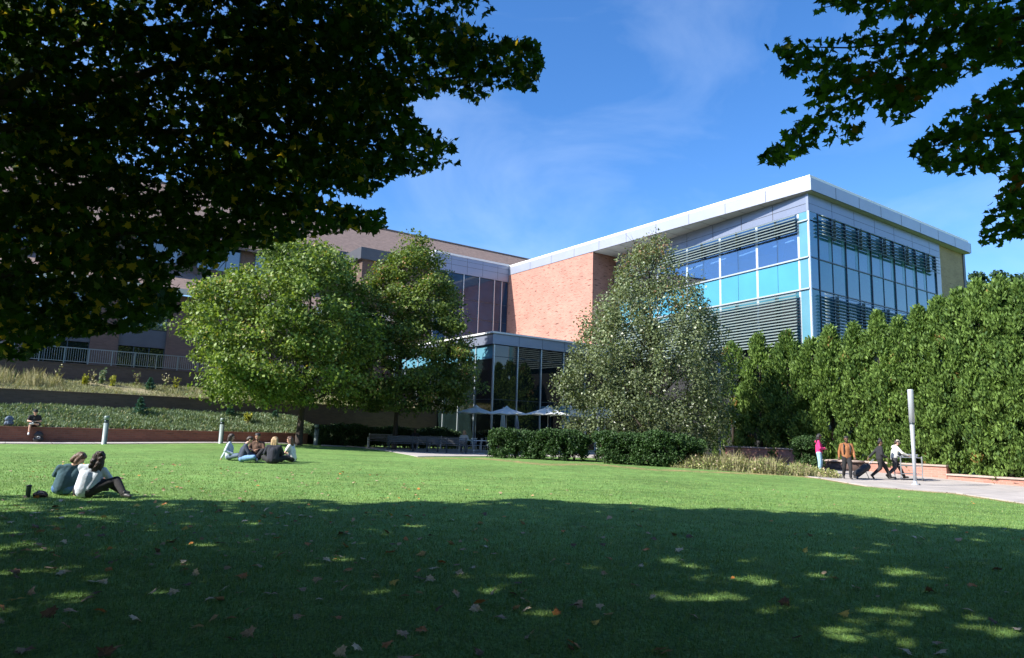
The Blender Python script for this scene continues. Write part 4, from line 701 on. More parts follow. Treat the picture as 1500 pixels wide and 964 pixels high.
def person(label, loc, rz, J, top, bot, hair, skin='light', style='short', sleeve='long', shorts=False, shoe=(.03, .03, .03), group=None, curl=.5, cap=None, girth=1., hood=False, print_=None):
    g = girth; t = empty('person', loc, rz, label, 'person', group); J = {k: A_(*v) for k, v in J.items()}
    pe, ch, nk, hd = J['pel'], J['che'], J['nek'], J['hea']; lk = unit(J.get('look', A_(0, 1, 0))); up = unit(hd-nk); rt = unit(np.cross(lk, up)); lk = np.cross(up, rt)
    shl, shr = J['shl'], J['shr']; hl, hr = J['hpl'], J['hpr']
    def H(x, y, z): return hd + rt*x + lk*y + up*z
    body = [(pe, .11, ch, .105), (hl*.65+hr*.35, .075, shl*.7+shr*.3, .05), (hr*.65+hl*.35, .075, shr*.7+shl*.3, .05), (hl, .085, hr, .085), (shl, .048, shr, .048), (ch, .09, (ch+nk)/2, .07), (nk-up*.05, .055, nk+up*.07, .05),
            (H(0, -.015, .035), .083, H(0, .008, .03), .08), (H(0, .01, -.02), .072, H(0, .03, -.07), .045), (H(-.03, .04, -.055), .032, H(.03, .04, -.055), .032), (H(0, .085, .0), .010, H(0, .102, -.028), .014), (H(.078, 0, .012), .014, H(.08, -.006, -.022), .009), (H(-.078, 0, .012), .014, H(-.08, -.006, -.022), .009), (H(-.035, .07, .028), .012, H(.035, .07, .028), .012)]
    for s, sh, e, wr_ in (('l', shl, J['ell'], J['wrl']), ('r', shr, J['elr'], J['wrr'])): body += [(sh, .045, e, .037), (e, .037, wr_, .024)]
    for h, k_, a_ in ((hl, J['knl'], J['anl']), (hr, J['knr'], J['anr'])): body += [(h, .075, k_, .05), (k_, .05, k_*.6+a_*.4-unit(J['look'])*.0, .05), (k_*.6+a_*.4, .049, a_, .034)]
    me = fuse(body, .0125, 3); mb = MB()
    for s, e, wr_ in ((1, J['ell'], J['wrl']), (-1, J['elr'], J['wrr'])):
        d = unit(wr_-e); u = A_(0, 0, 1) if abs(d[2]) < .8 else lk; hand_mb(mb, wr_-d*.01, d, u, s, curl)
    hm = mb.mesh('h', []); mb = MB()
    for s in (-1, 1): mb.capsule(H(.031*s-.004, .083, .012), .0085, H(.031*s+.004, .083, .012), .0085, 8)
    em = mb.mesh('e', []); mb = MB(); mb.capsule(H(-.017, .083, -.062), .006, H(.017, .083, -.062), .006, 7); lm = mb.mesh('l', [])
    link('body', add_parts([(me, 0), (hm, 0), (em, 1), (lm, 2)], 'body', [SKINS[skin], M_EYE, M_LIP]), t)
    # top
    ml_ = (hl+hr)/2; T = [(hl*.7+ml_*.3+A_(0, 0, .03), .115*g, shl*.8+shr*.2-A_(0, 0, .06), .085*g), (hr*.7+ml_*.3+A_(0, 0, .03), .115*g, shr*.8+shl*.2-A_(0, 0, .06), .085*g), (pe, .13*g, ch, .135*g), (shl, .059*g, shr, .059*g), (shl*.5+nk*.5, .055, nk-up*.035, .062), (shr*.5+nk*.5, .055, nk-up*.035, .062), (ch, .125*g, nk-up*.06, .072)]
    for sh, e, wr_ in ((shl, J['ell'], J['wrl']), (shr, J['elr'], J['wrr'])):
        if sleeve == 'long': T += [(sh, .060*g, e, .053*g), (e, .055*g, wr_*.93+e*.07, .040*g), (wr_*.9+e*.1, .042*g, wr_*.95+e*.05, .041*g)]
        else: T += [(sh, .07*g, sh*.4+e*.6, .062*g)]
    if hood: T += [(nk-lk*.07-up*.02, .06, nk-lk*.09-up*.07, .075), (nk-lk*.05+rt*.05, .045, nk-lk*.05-rt*.05, .045)]
    tm = fuse(T, .014, 5); nm = {'long': 'sweater', 'short': 'shirt'}[sleeve]; tp = link(nm, tm, t); tm.materials.append(cloth('top_%d_%d_%d' % tuple(int(c*99) for c in top), top))
    if print_ is not None:
        c_ = ch+lk*.0+A_(0, 0, .06); pmb = MB(); f_ = unit(J.get('front', lk)); r_ = unit(np.cross(f_, A_(0, 0, 1)))
        for k in range(5):
            q = c_+f_*.14*g+r_*(.05*math.cos(k*1.3))+A_(0, 0, .045*math.sin(k*1.9)); pmb.capsule(q, .022, q+r_*.02, .018, 8)
        pmb.build('printed_emblem', cloth('print', print_), tp)
    # bottoms
    B = [(hl, .108*g, hr, .108*g), (pe, .12*g, pe+unit(ch-pe)*.07, .115*g)]
    for h, k_, a_ in ((hl, J['knl'], J['anl']), (hr, J['knr'], J['anr'])):
        B += [(h, .10*g, k_, .07*g)] if shorts else [(h, .10*g, k_, .073*g), (k_, .073*g, a_*.93+k_*.07, .060)]
    bm_ = fuse(B, .014, 5); bm_.materials.append(cloth('bottom_%d_%d_%d' % tuple(int(c*99) for c in bot), bot)); link('shorts' if shorts else 'trousers', bm_, t)
    for a_, to in ((J['anl'], J['tol']), (J['anr'], J['tor'])):
        d = unit(to-a_); s_ = fuse([(a_-d*.04-A_(0, 0, .02), .04, to-d*.05, .038), (to-d*.07, .043, to, .033), (a_-A_(0, 0, .01), .045, a_+A_(0, 0, .03), .042)], .012, 3); s_.materials.append(mat('shoe_%d' % int(shoe[0]*99), shoe, .5)); link('shoe', s_, t)
    # hair
    Hh = [(H(0, -.03, .055), .09, H(0, -.005, .065), .082), (H(0, -.05, .0), .075, H(0, -.035, .04), .088), (H(-.03, -.01, .075), .07, H(.03, -.01, .075), .07)]
    dn = A_(0, 0, -1)
    if style in ('long', 'pony', 'curly'):
        L_ = {'long': .34, 'pony': .26, 'curly': .27}[style]
        for s in (-1, 0, 1): b0 = H(.05*s, -.06, .02); q = b0 + dn*.12 - lk*.02 + rt*.01*s; Hh += [(b0, .065, q, .06), (q, .06, b0+dn*L_-lk*.05+rt*.015*s, .035)]
        for s in (-1, 1): Hh += [(H(.07*s, .0, .05), .032, H(.085*s, -.01, -.09), .03)]
    if style == 'curly':
        for k in range(22): d = rand_unit(1)[0]; d = d - lk*max(0, d@lk)*1.4; q = H(0, -.035, .04)+d*.085; Hh.append((q, .034, q+d*.008, .03))
        for k in range(10): q = H(nr.uniform(-.07, .07), -.11, nr.uniform(-.2, 0)); Hh.append((q, .032, q+dn*.03, .026))
    if style == 'afro':
        for k in range(26): d = rand_unit(1)[0]; d = unit(d+up*.7-lk*.5); q = H(0, -.02, .05)+d*.095; Hh.append((q, .03, q+d*.012, .026))
    if style == 'bun': Hh += [(H(0, -.05, .15), .045, H(0, -.06, .165), .04)]
    if style == 'bob':
        for s in (-1, 1): Hh += [(H(.06*s, -.02, .05), .045, H(.075*s, -.02, -.07), .035)]
        Hh += [(H(0, -.07, 0), .07, H(0, -.08, -.08), .06), (H(-.05, .05, .09), .03, H(.05, .05, .09), .03)]
    if style == 'beard': Hh += [(H(-.045, .045, -.06), .025, H(.045, .045, -.06), .025), (H(0, .06, -.09), .03, H(0, .055, -.1), .028)]
    hm_ = fuse(Hh, .011, 2); hm_.materials.append(HAIRS[hair]); link('hair', hm_, t)
    if cap is not None:
        cb = fuse([(H(0, -.01, .07), .098, H(0, 0, .078), .095), (H(-.03, .09, .075), .02, H(.03, .09, .075), .02), (H(-.03, .13, .068), .014, H(.03, .13, .068), .014)], .012, 2); cb.materials.append(cloth('cap_%d' % int(cap[0]*99), cap)); link('cap', cb, t)
    return t
def stand(**k):
    J = dict(pel=(0, 0, .95), che=(0, .0, 1.24), nek=(0, .0, 1.47), hea=(0, .02, 1.62), look=(0, 1, 0), shl=(-.17, 0, 1.40), shr=(.17, 0, 1.40), ell=(-.23, -.02, 1.12), elr=(.23, -.02, 1.12), wrl=(-.24, .06, .88), wrr=(.24, .06, .88),
             hpl=(-.085, 0, .91), hpr=(.085, 0, .91), knl=(-.10, .03, .50), knr=(.10, .03, .50), anl=(-.10, 0, .09), anr=(.10, 0, .09), tol=(-.11, .17, .045), tor=(.11, .17, .045)); J.update(k); return J
def sit(**k):       # cross-legged on the ground, facing +y
    J = dict(pel=(0, 0, .13), che=(0, .05, .40), nek=(0, .11, .60), hea=(0, .15, .74), look=(0, 1, -.15), shl=(-.17, .08, .54), shr=(.17, .08, .54), ell=(-.24, .18, .32), elr=(.24, .18, .32), wrl=(-.10, .36, .27), wrr=(.10, .36, .27),
             hpl=(-.09, 0, .12), hpr=(.09, 0, .12), knl=(-.36, .34, .19), knr=(.36, .34, .19), anl=(.08, .46, .08), anr=(-.08, .38, .10), tol=(.22, .46, .06), tor=(-.22, .40, .07)); J.update(k); return J
def ground(px, py): return hit(px, py)
def facing(dx, dy): return math.atan2(-dx, dy)      # rotation that turns local +y to (dx, dy)
BLK = (.018, .018, .02)
# the pair in front, at the edge of the shadow: world axes (local x = right in the picture, +y = away)
c0 = gp(131, 13.75)
person('person with curly dark hair, pale grey top and black trousers sitting on the shadow edge', c0, 0, dict(pel=(.0, 0, .14), che=(.02, .05, .40), nek=(.10, .10, .60), hea=(.14, .14, .74), look=(-.45, .9, -.2), shl=(-.10, .03, .57), shr=(.28, .12, .52), ell=(-.16, .28, .36), elr=(.40, .24, .30), wrl=(.10, .42, .34), wrr=(.42, .42, .34),
    hpl=(-.08, .02, .13), hpr=(.11, .02, .13), knl=(.10, .48, .30), knr=(.50, .22, .33), anl=(.42, .60, .08), anr=(.76, .06, .08), tol=(.55, .62, .06), tor=(.90, .02, .05)), (.50, .56, .62), BLK, 'dark_brown', 'light', 'curly', girth=1.12)
c1 = gp(103, 14.0)
person('person with short brown hair and dark teal sweater leaning towards the one in pale grey', c1, 0, dict(pel=(-.05, 0, .14), che=(-.02, .04, .38), nek=(.10, .06, .58), hea=(.19, .08, .70), look=(.85, .45, -.15), shl=(-.12, -.02, .53), shr=(.22, .12, .50), ell=(-.27, .10, .38), elr=(.30, .26, .34), wrl=(.02, .20, .50), wrr=(.20, .40, .42),
    hpl=(-.12, .0, .13), hpr=(.04, .02, .13), knl=(-.20, .40, .26), knr=(.20, .48, .32), anl=(.12, .62, .08), anr=(.30, .72, .08), tol=(.26, .64, .06), tor=(.44, .74, .06)), (.035, .085, .11), (.07, .16, .34), 'brown', 'light', 'bob', girth=1.08)
bt = empty('drink_tumbler', gp(52, 13.55), 0, 'dark green drink tumbler standing on the grass left of the pair', 'tumbler'); MB().lathe([(.035, 0), (.04, .01), (.045, .19), (.046, .2)]).build('cup', mat('dark_green_enamel', (.03, .06, .05), .3), bt); MB().lathe([(.048, .2), (.048, .22), (.03, .23)]).build('lid', mat('black_lid', (.02, .02, .02), .4), bt)
bg_ = empty('shoulder_bag', gp(70, 13.6), .3, 'small black bag lying on the grass between tumbler and pair', 'bag')
def soft(parts, name, m_, parent, vox=.014): me_ = fuse(parts, vox, 5); me_.materials.append(m_); return link(name, me_, parent)
M_BLKN = mat('black_nylon', (.022, .022, .026), .6, 0, .2, 10, .5, 30)
soft([(A_(-.09, 0, .05), .045, A_(.09, 0, .04), .045), (A_(-.06, .04, .07), .045, A_(.05, .04, .07), .045)], 'pouch', M_BLKN, bg_); MB().tube([(-.09, 0, .07), (-.03, -.04, .13), (.05, -.04, .12), (.10, 0, .06)], .008, 6).build('strap', M_BLKN, bg_)
# the circle of five
grp = 'five people sitting in a circle on the lawn'
p = gp(338, 24.4); person('leftmost of the five, dark hair and pale blue grey top, leaning on one arm', p, facing(.8, .2), sit(shl=(-.17, -.02, .56), shr=(.17, -.02, .56), nek=(0, 0, .62), hea=(0, .03, .77), che=(0, 0, .42), ell=(-.26, -.14, .32), wrl=(-.30, -.28, .06), elr=(.26, -.1, .33), wrr=(.24, .15, .22)), (.48, .56, .62), (.10, .14, .20), 'dark_brown', 'light', 'long', group=grp)
p = gp(357, 23.7); person('person in navy sweater and blue jeans, second from left in the seated circle', p, facing(.75, .35), sit(hea=(0, .2, .73), wrl=(-.05, .42, .22), wrr=(.06, .42, .22)), (.035, .045, .075), (.16, .30, .50), 'dark_brown', 'light', 'short', shoe=(.5, .5, .5), group=grp, girth=1.05)
p = gp(378, 25.1); person('person in dark brown sweater facing the camera in the middle of the five', p, facing(.1, -1), sit(che=(0, .0, .42), nek=(0, .02, .64), hea=(0, .05, .79), shl=(-.19, 0, .57), shr=(.19, 0, .57), ell=(-.28, .1, .36), elr=(.28, .12, .36), wrl=(-.10, .32, .36), wrr=(.12, .32, .36), knl=(-.28, .36, .33), knr=(.28, .36, .30), anl=(-.12, .56, .08), anr=(.16, .52, .08), tol=(-.1, .7, .06), tor=(.2, .66, .06), look=(0, 1, -.1)), (.10, .055, .035), BLK, 'black', 'tan', 'beard', shoe=(.45, .45, .43), group=grp, girth=1.1)
p = gp(402, 23.5); person('person with long blond hair and black jacket seen from behind among the five', p, facing(-.15, 1), sit(shl=(-.19, .06, .55), shr=(.19, .06, .55), ell=(-.29, .12, .33), elr=(.29, .12, .33)), (.022, .024, .035), BLK, 'blond', 'light', 'long', group=grp, girth=1.15)
p = gp(431, 24.4); person('rightmost of the five, white t-shirt and black trousers, brown hair, facing left', p, facing(-.95, .1), sit(), (.72, .70, .66), (.02, .02, .022), 'brown', 'light', 'long', 'short', group=grp)
# reader on the low wall
q = W(-36.05, 19.2, 1.33); q = atq = at(46, 622, 1)*0+q
def on_wall(px, b, z): v = ray(px, 620); t_ = (b+A0@E2)/(v[:2]@E2); r_ = EYE+v*t_; r_[2] = z; return r_
q = on_wall(50, 19.2, 1.33); fz = AZ+math.pi
person('person in black t-shirt and shorts reading on the low brick wall', q, fz, dict(pel=(0, 0, .10), che=(0, .06, .36), nek=(0, .12, .57), hea=(0, .19, .70), look=(0, .8, -.6), shl=(-.19, .08, .50), shr=(.19, .08, .50), ell=(-.27, .16, .27), elr=(.27, .16, .27), wrl=(-.10, .38, .26), wrr=(.12, .38, .26),
    hpl=(-.09, 0, .09), hpr=(.09, 0, .09), knl=(-.22, .42, .12), knr=(.16, .42, .14), anl=(.06, .50, .16), anr=(.18, .48, -.32), tol=(.17, .58, .14), tor=(.19, .62, -.36)), BLK, (.03, .03, .035), 'black', 'light', 'short', 'short', True, (.7, .7, .7), cap=BLK, girth=1.05)
pp = empty('paper_sheet', q+A_(*( -np.array([D[0], D[1]])*.0), .27)+A_(-E2[0]*.42, -E2[1]*.42, 0), fz, 'white paper held by the reader on the low wall', 'paper'); MB().box(-.14, .14, -.02, .16, -.004, .004).build('sheet', M_WHITE, pp, .001)
def backpack(label, loc, rz, m1, s=1., emblem=False):
    t = empty('backpack', loc, rz, label, 'bag'); soft([(A_(-.09, 0, .12)*s, .10*s, A_(.09, 0, .12)*s, .10*s), (A_(-.08, 0, .30)*s, .095*s, A_(.08, 0, .30)*s, .095*s), (A_(-.05, 0, .38)*s, .07*s, A_(.05, 0, .38)*s, .07*s)], 'main_pouch', m1, t, .016)
    soft([(A_(-.07, .09, .12)*s, .05*s, A_(.07, .09, .12)*s, .05*s), (A_(-.06, .08, .2)*s, .05*s, A_(.06, .08, .2)*s, .05*s)], 'front_pocket', m1, t, .014)
    for x in (-.08, .08): MB().tube([A_(x, -.08, .40)*s, A_(x*1.3, -.19, .28)*s, A_(x*1.2, -.12, .06)*s], .016*s, 6).build('strap', M_BLKN, t)
    if emblem: mb = MB(); [mb.capsule(A_(.06*math.cos(k*.9)-.0, .135, .23+.045*math.sin(k*.9)), .014, A_(.06*math.cos(k*.9+.8), .135, .23+.045*math.sin(k*.9+.8)), .014, 6) for k in range(6)]; mb.build('white_ring_emblem', M_WHITE, t)
    return t
backpack('blue grey backpack standing on the low wall left of the reader', on_wall(13, 19.2, 1.33), fz+.4, mat('blue_grey_nylon', (.09, .13, .19), .7, 0, .3, 8, .5, 30), 1.1)
bp = on_wall(59, 18.75, 0); bp[2] = tz(bp[0], bp[1])+.03; backpack('black backpack with a white ring emblem leaning against the low wall', bp, fz, M_BLKN, 1.15, True)
# walkers on the right
p = gp(1199, 32.0); p[2] += .03; person('person in bright pink hoodie and pale jeans with folded arms by the dry plants', p, facing(.85, -.45), stand(ell=(-.25, .06, 1.12), elr=(.25, .06, 1.12), wrl=(.04, .24, 1.14), wrr=(-.04, .27, 1.10), look=(.1, 1, -.35), knl=(-.09, .06, .5)), (.62, .035, .17), (.32, .52, .66), 'black', 'dark', 'long', shoe=(.6, .6, .6), cap=BLK, girth=1.12, hood=True)
p = gp(1239, 29.8); p[2] += .03; t = person('tall bearded person in rust brown sweatshirt walking towards the camera', p, facing(-.25, -1), stand(hea=(0, .03, 1.66), nek=(0, 0, 1.50), che=(0, 0, 1.27), shl=(-.20, 0, 1.43), shr=(.20, 0, 1.43), ell=(-.27, .04, 1.15), elr=(.27, -.06, 1.15), wrl=(-.27, .18, .93), wrr=(.29, -.02, .90), knl=(-.10, .16, .52), anl=(-.09, .20, .10), tol=(-.10, .37, .05), knr=(.10, -.02, .50), anr=(.10, -.22, .14), tor=(.11, -.08, .05)), (.28, .115, .045), BLK, 'black', 'dark', 'beard', girth=1.1)
mb = MB()
for s in (-1, 1): mb.tube([(.11*s, .10, 1.02), (.13*s, .165, 1.2), (.12*s, .12, 1.42), (.10*s, -.04, 1.52)], .022, 6)
st_ = mb
bpk = empty('backpack', p, facing(-.25, -1), 'black backpack worn by the person in rust brown', 'bag'); st_.build('straps', M_BLKN, bpk); soft([(A_(-.09, -.22, 1.05), .09, A_(.09, -.22, 1.05), .09), (A_(-.09, -.22, 1.35), .08, A_(.09, -.22, 1.35), .08)], 'main_pouch', M_BLKN, bpk)
walk = dict(knl=(-.09, .27, .50), anl=(-.09, .46, .10), tol=(-.09, .62, .10), knr=(.09, -.02, .49), anr=(.09, -.38, .16), tor=(.09, -.30, .04), pel=(0, 0, .92), hpl=(-.085, .02, .88), hpr=(.085, -.02, .88), look=(.25, 1, .05))
p = gp(1287, 30.6); p[2] += .03; ang = facing(1, -.12); pw = p
person('person with hair bun in black jacket and trousers striding right, pulling a bag', p, ang, stand(**{**walk, 'hea': (0, .06, 1.57), 'nek': (0, .03, 1.42), 'che': (0, .02, 1.2), 'shl': (-.17, .02, 1.35), 'shr': (.17, .02, 1.35), 'ell': (-.22, -.16, 1.12), 'wrl': (-.2, -.36, .92), 'elr': (.24, .0, 1.08), 'wrr': (.22, .2, .95)}), (.02, .02, .024), BLK, 'black', 'dark', 'bun', girth=1.15)
mb = MB(); shw = bpy.data.objects
pr = empty('printed_shirt_front', p, ang); bpy.data.objects.remove(pr)
p = gp(1308, 31.0); p[2] += .03; 
person('person in a white hoodie, pale cap and dark grey trousers pushing the metal cart', p, facing(1, -.05), stand(**{**walk, 'hea': (0, .16, 1.56), 'nek': (0, .10, 1.42), 'che': (0, .05, 1.2), 'shl': (-.17, .08, 1.36), 'shr': (.17, .08, 1.36), 'ell': (-.22, .27, 1.15), 'wrl': (-.18, .52, 1.04), 'elr': (.24, .25, 1.14), 'wrr': (.2, .50, 1.04), 'look': (.15, 1, -.15)}), (.66, .64, .58), (.045, .045, .05), 'dark_brown', 'light', 'short', cap=(.42, .38, .28), girth=1.12, hood=True)
# wheeled bag
q = gp(1264, 30.5); q[2] += .03; wb = empty('wheeled_bag', q, facing(1, -.12), 'dark wheeled duffel bag tilted behind the person in black', 'bag')
soft([(A_(0, -.32, .20), .15, A_(0, .12, .52), .15), (A_(-.08, -.32, .20), .14, A_(-.08, .10, .50), .13), (A_(.08, -.32, .20), .14, A_(.08, .10, .50), .13), (A_(0, -.1, .40), .14, A_(0, .05, .55), .12)], 'bag_body', M_BLKN, wb, .018)
for s in (-1, 1):
    w_ = MB(); w_.capsule(A_(.12*s, -.36, .06), .06, A_(.15*s, -.36, .06), .06, 12); w_.build('wheel', M_JOINT, wb); MB().tube([(.09*s, .15, .55), (.07*s, .40, .86)], .012, 6).build('handle_tube', M_STEEL, wb)
MB().tube([(-.09, .40, .86), (.09, .40, .86)], .017, 8).build('handle_grip', M_BLKN, wb)
MB().tube([(-.1, .1, .30), (-.1, .22, .02)], .014, 6).build('stand_leg', M_STEEL, wb)
# cart
q = gp(1328, 31.0); q[2] += .03; ct = empty('utility_cart', q, facing(1, -.05), 'silver three shelf utility cart pushed along the path behind the lamp pole', 'cart')
for z in (.28, .62, .98): MB().box(-.28, .28, -.45, .45, z-.03, z).build('shelf', M_STEEL, ct, .01)
for sx in (-1, 1):
    for sy in (-1, 1): MB().box(.28*sx-.018, .28*sx+.018, .45*sy-.018, .45*sy+.018, .10, 1.02).build('post', M_STEEL, ct); w_ = MB(); w_.capsule(A_(.28*sx-.012, .45*sy, .055), .052, A_(.28*sx+.012, .45*sy, .055), .052, 12); w_.build('caster', M_JOINT, ct)
MB().tube([(-.26, -.45, .98), (-.26, -.56, 1.05), (.26, -.56, 1.05), (.26, -.45, .98)], .014, 7).build('push_handle', M_STEEL, ct)
tb = empty('storage_tub', q+A_(0, 0, .98), facing(1, -.05), 'grey plastic tub on the top shelf of the cart', 'tub'); MB().hexa([(-.2, -.3, 0), (.2, -.3, 0), (.2, .3, 0), (-.2, .3, 0)], [(-.23, -.34, .13), (.23, -.34, .13), (.23, .34, .13), (-.23, .34, .13)]).build('tub_body', mat('grey_plastic', (.30, .33, .36), .5), tb, .01)

# ------------------------------------------------------------------ street furniture
q = gp(1337, 28); q[2] += .03; lp = empty('lamp_column', q, 0, 'pale grey column lamp standing at the lawn edge before the tall hedge', 'lamp')
M_LAMPM = mat('pale_grey_lamp_paint', (.46, .49, .53), .4, .2, .04, 3)
MB().lathe([(.14, 0), (.14, .03), (.075, .05), (.075, .14), (.072, .16)], n=20).build('base_plate', M_LAMPM, lp)
MB().lathe([(.065, .15), (.068, 1.4), (.088, 2.35), (.09, 2.37)], n=20).build('pole', M_LAMPM, lp); MB().lathe([(.10, 2.37), (.10, 2.43), (.085, 2.44)], n=20).build('collar', M_DMULL, lp)
MB().lathe([(.105, 2.44), (.108, 3.72), (.10, 3.76), (.02, 3.77)], n=20).build('lamp_head', M_LAMPM, lp)
MB().lathe([(.03, 0), (.03, .05), (.01, .06)], (.17, 0, .0)).build('anchor_bolt', M_DMULL, lp)
q = gp(1054, 34.6); c2_ = empty('lamp_column', q, 0, 'dark slim column lamp rising beside the right side of the pyramid shaped tree', 'lamp')
MB().lathe([(.12, 0), (.12, .03), (.06, .05), (.06, 2.4)], n=14).build('pole', M_RAIL, c2_); MB().lathe([(.085, 2.4), (.09, 5.0), (.02, 5.02)], n=14).build('lamp_head', M_RAIL, c2_)
q = gp(876, 35.5); c3_ = empty('lamp_column', q, 0, 'short pale post seen through the leaves left of the pear tree trunk', 'lamp'); MB().lathe([(.09, 0), (.09, 2.3), (.02, 2.32)], n=14).build('pole', M_LAMPM, c3_); MB().lathe([(.11, 1.75), (.11, 1.85)], n=14).build('collar', M_DMULL, c3_)
M_BOLL = mat('sage_grey_bollard', (.22, .27, .26), .45, .2, .05, 4)
bo = None
for (px, a, h, lb) in ((150, -33.67, 1.36, 'grey light bollard left of the others at the path, above the pair'), (320, -28.32, 1.33, 'grey light bollard at the path behind the five seated people'), (462, -23.18, 1.18, 'grey light bollard just right of the first maple trunk')):
    q = W(a, 16.85); q[2] = tz(q[0], q[1])
    if bo is None:
        bo = empty('bollard', q, 0, lb, 'bollard', 'light bollards along the far path'); MB().lathe([(.13, -.05), (.13, .0), (.115, .01), (.115, 1.02)], n=20).build('post', M_BOLL, bo); MB().lathe([(.10, 1.02), (.10, 1.16)], n=20).build('lens', M_DMULL, bo); MB().lathe([(.12, 1.16), (.12, 1.33), (.10, 1.36), (.02, 1.365)], n=20).build('cap', M_BOLL, bo); b_ = bo
    else: b_ = copy_tree(bo); b_['label'] = lb
    b_.location = q; b_.scale = (1, 1, h/1.36)
# benches
M_BWOOD = mat('weathered_grey_teak', (.20, .19, .175), .8, 0, .2, 6, .5, 30, stretch=(.3, 3, 3)); M_BWD = mat('dark_stained_bench', (.085, .09, .095), .7, 0, .2, 6, .5, 30, stretch=(.3, 3, 3))
def bench(label, loc, rz, ln, m_, n=1):
    t = empty('bench', loc, rz, label, 'bench', 'slatted benches on the patio')
    mb = MB(); [mb.box(-ln/2, ln/2, y, y+.075, .42, .45) for y in np.arange(-.25, .22, .09)]; mb.build('seat', m_, t)
    mb = MB(); [mb.bar((-ln/2, -.27-.015*k, .54+.09*k), (ln/2, -.27-.015*k, .54+.09*k), .025, .07) for k in range(4)]; mb.build('backrest', m_, t)
    for x in np.linspace(-ln/2+.05, ln/2-.05, 2+int(ln > 2.2)+int(ln > 4)):
        MB().box(x-.03, x+.03, .17, .23, 0, .64).build('leg', M_STEEL if m_ is M_BWOOD else M_DMULL, t); mb = MB(); mb.bar((x, -.26, 0), (x, -.33, .88), .05, .05); mb.build('leg', M_STEEL if m_ is M_BWOOD else M_DMULL, t)
        mb = MB(); mb.bar((x, -.30, .64), (x, .25, .65), .05, .03); mb.build('armrest', m_, t)
    return t
PTZ = .026
def pg(px, Y): q = gp(px, Y); q[2] += PTZ; return q
br = facing(*(-E2)); bench('pale grey bench left of the second maple trunk facing the lawn', pg(560, 43.0), facing(.05, -1), 1.75, M_BWOOD)
bench('long dark bench in front of the maple trunk, seen from behind', pg(606, 40.4), facing(0, 1), 2.9, M_BWD); bench('long dark bench right of the maple trunk, seen from behind', pg(655, 40.2), facing(0, 1), 2.3, M_BWD)
bench('grey bench behind the dark benches, left of the reader at the table', pg(612, 44.2), facing(0, -1), 3.0, M_BWOOD); bench('grey bench behind the dark benches beside the cafe table', pg(652, 44.6), facing(0, -1), 2.0, M_BWOOD)
def table(label, loc):
    t = empty('cafe_table', loc, 0, label, 'table', 'cafe tables on the patio'); MB().lathe([(.42, .72), (.42, .745), (.40, .75)], n=20).build('table_top', M_WHITE, t); MB().lathe([(.03, .03), (.03, .72)], n=10).build('pedestal', M_STEEL, t); MB().lathe([(.26, 0), (.24, .03), (.03, .05)], n=16).build('base', M_STEEL, t)
def chair(label, loc, rz):
    t = empty('cafe_chair', loc, rz, label, 'chair', 'metal cafe chairs on the patio'); MB().box(-.21, .21, -.2, .2, .43, .45).build('seat', M_STEEL, t, .01)
    mb = MB(); [mb.bar((x, -.2, .5), (x, -.27, .84), .012, .012) for x in np.linspace(-.17, .17, 6)]; mb.bar((-.2, -.27, .85), (.2, -.27, .85), .03, .03); mb.build('backrest', M_STEEL, t)
    for sx in (-1, 1):
        for sy in (-1, 1): mb = MB(); mb.bar((.19*sx, .18*sy, .44), (.22*sx, .23*sy, 0), .022, .022); mb.build('leg', M_STEEL, t)
for i, (px, Y, lb) in enumerate(((683, 41.6, 'white topped cafe table in front of the person with light hair'), (728, 43.5, 'cafe table under the middle umbrella'), (705, 40.2, 'cafe table beside the left end of the clipped hedge'))): table(lb, pg(px, Y))
for i, (px, Y, a_, lb) in enumerate(((692, 40.6, 2.8, 'metal chair right of the dark benches, its back to the camera'), (700, 41.6, 1.3, 'metal chair at the right side of the white table'), (712, 41.0, 2.0, 'metal chair by the left end of the clipped hedge'), (676, 40.7, .3, 'metal chair between the dark bench and the white table'), (718, 44.2, -1.2, 'metal chair left of the middle umbrella pole'), (740, 44.4, 1.6, 'metal chair right of the middle umbrella pole'))): chair(lb, pg(px, Y), a_)
seat = dict(pel=(0, 0, .52), che=(0, .03, .80), nek=(0, .10, 1.02), hea=(0, .16, 1.17), look=(0, 1, -.45), shl=(-.18, .07, .95), shr=(.18, .07, .95), ell=(-.26, .2, .76), elr=(.26, .2, .76), wrl=(-.10, .42, .80), wrr=(.12, .42, .80), hpl=(-.09, 0, .52), hpr=(.09, 0, .52), knl=(-.13, .42, .52), knr=(.13, .42, .52), anl=(-.13, .40, .09), anr=(.13, .44, .09), tol=(-.13, .56, .045), tor=(.13, .6, .045))
q = pg(680, 42.45); chair('metal chair under the person with light hair', q, facing(0, -1)); person('person with light brown hair in a cream top reading at the white cafe table', q, facing(0, -1), seat, (.62, .55, .46), (.05, .05, .07), 'blond', 'light', 'long', shoe=(.05, .05, .05))
q = pg(608, 43.6); person('person in dark clothes sitting with back turned on the bench in the tree shade', q, facing(0, -1), seat, (.016, .016, .018), BLK, 'black', 'dark', 'short')
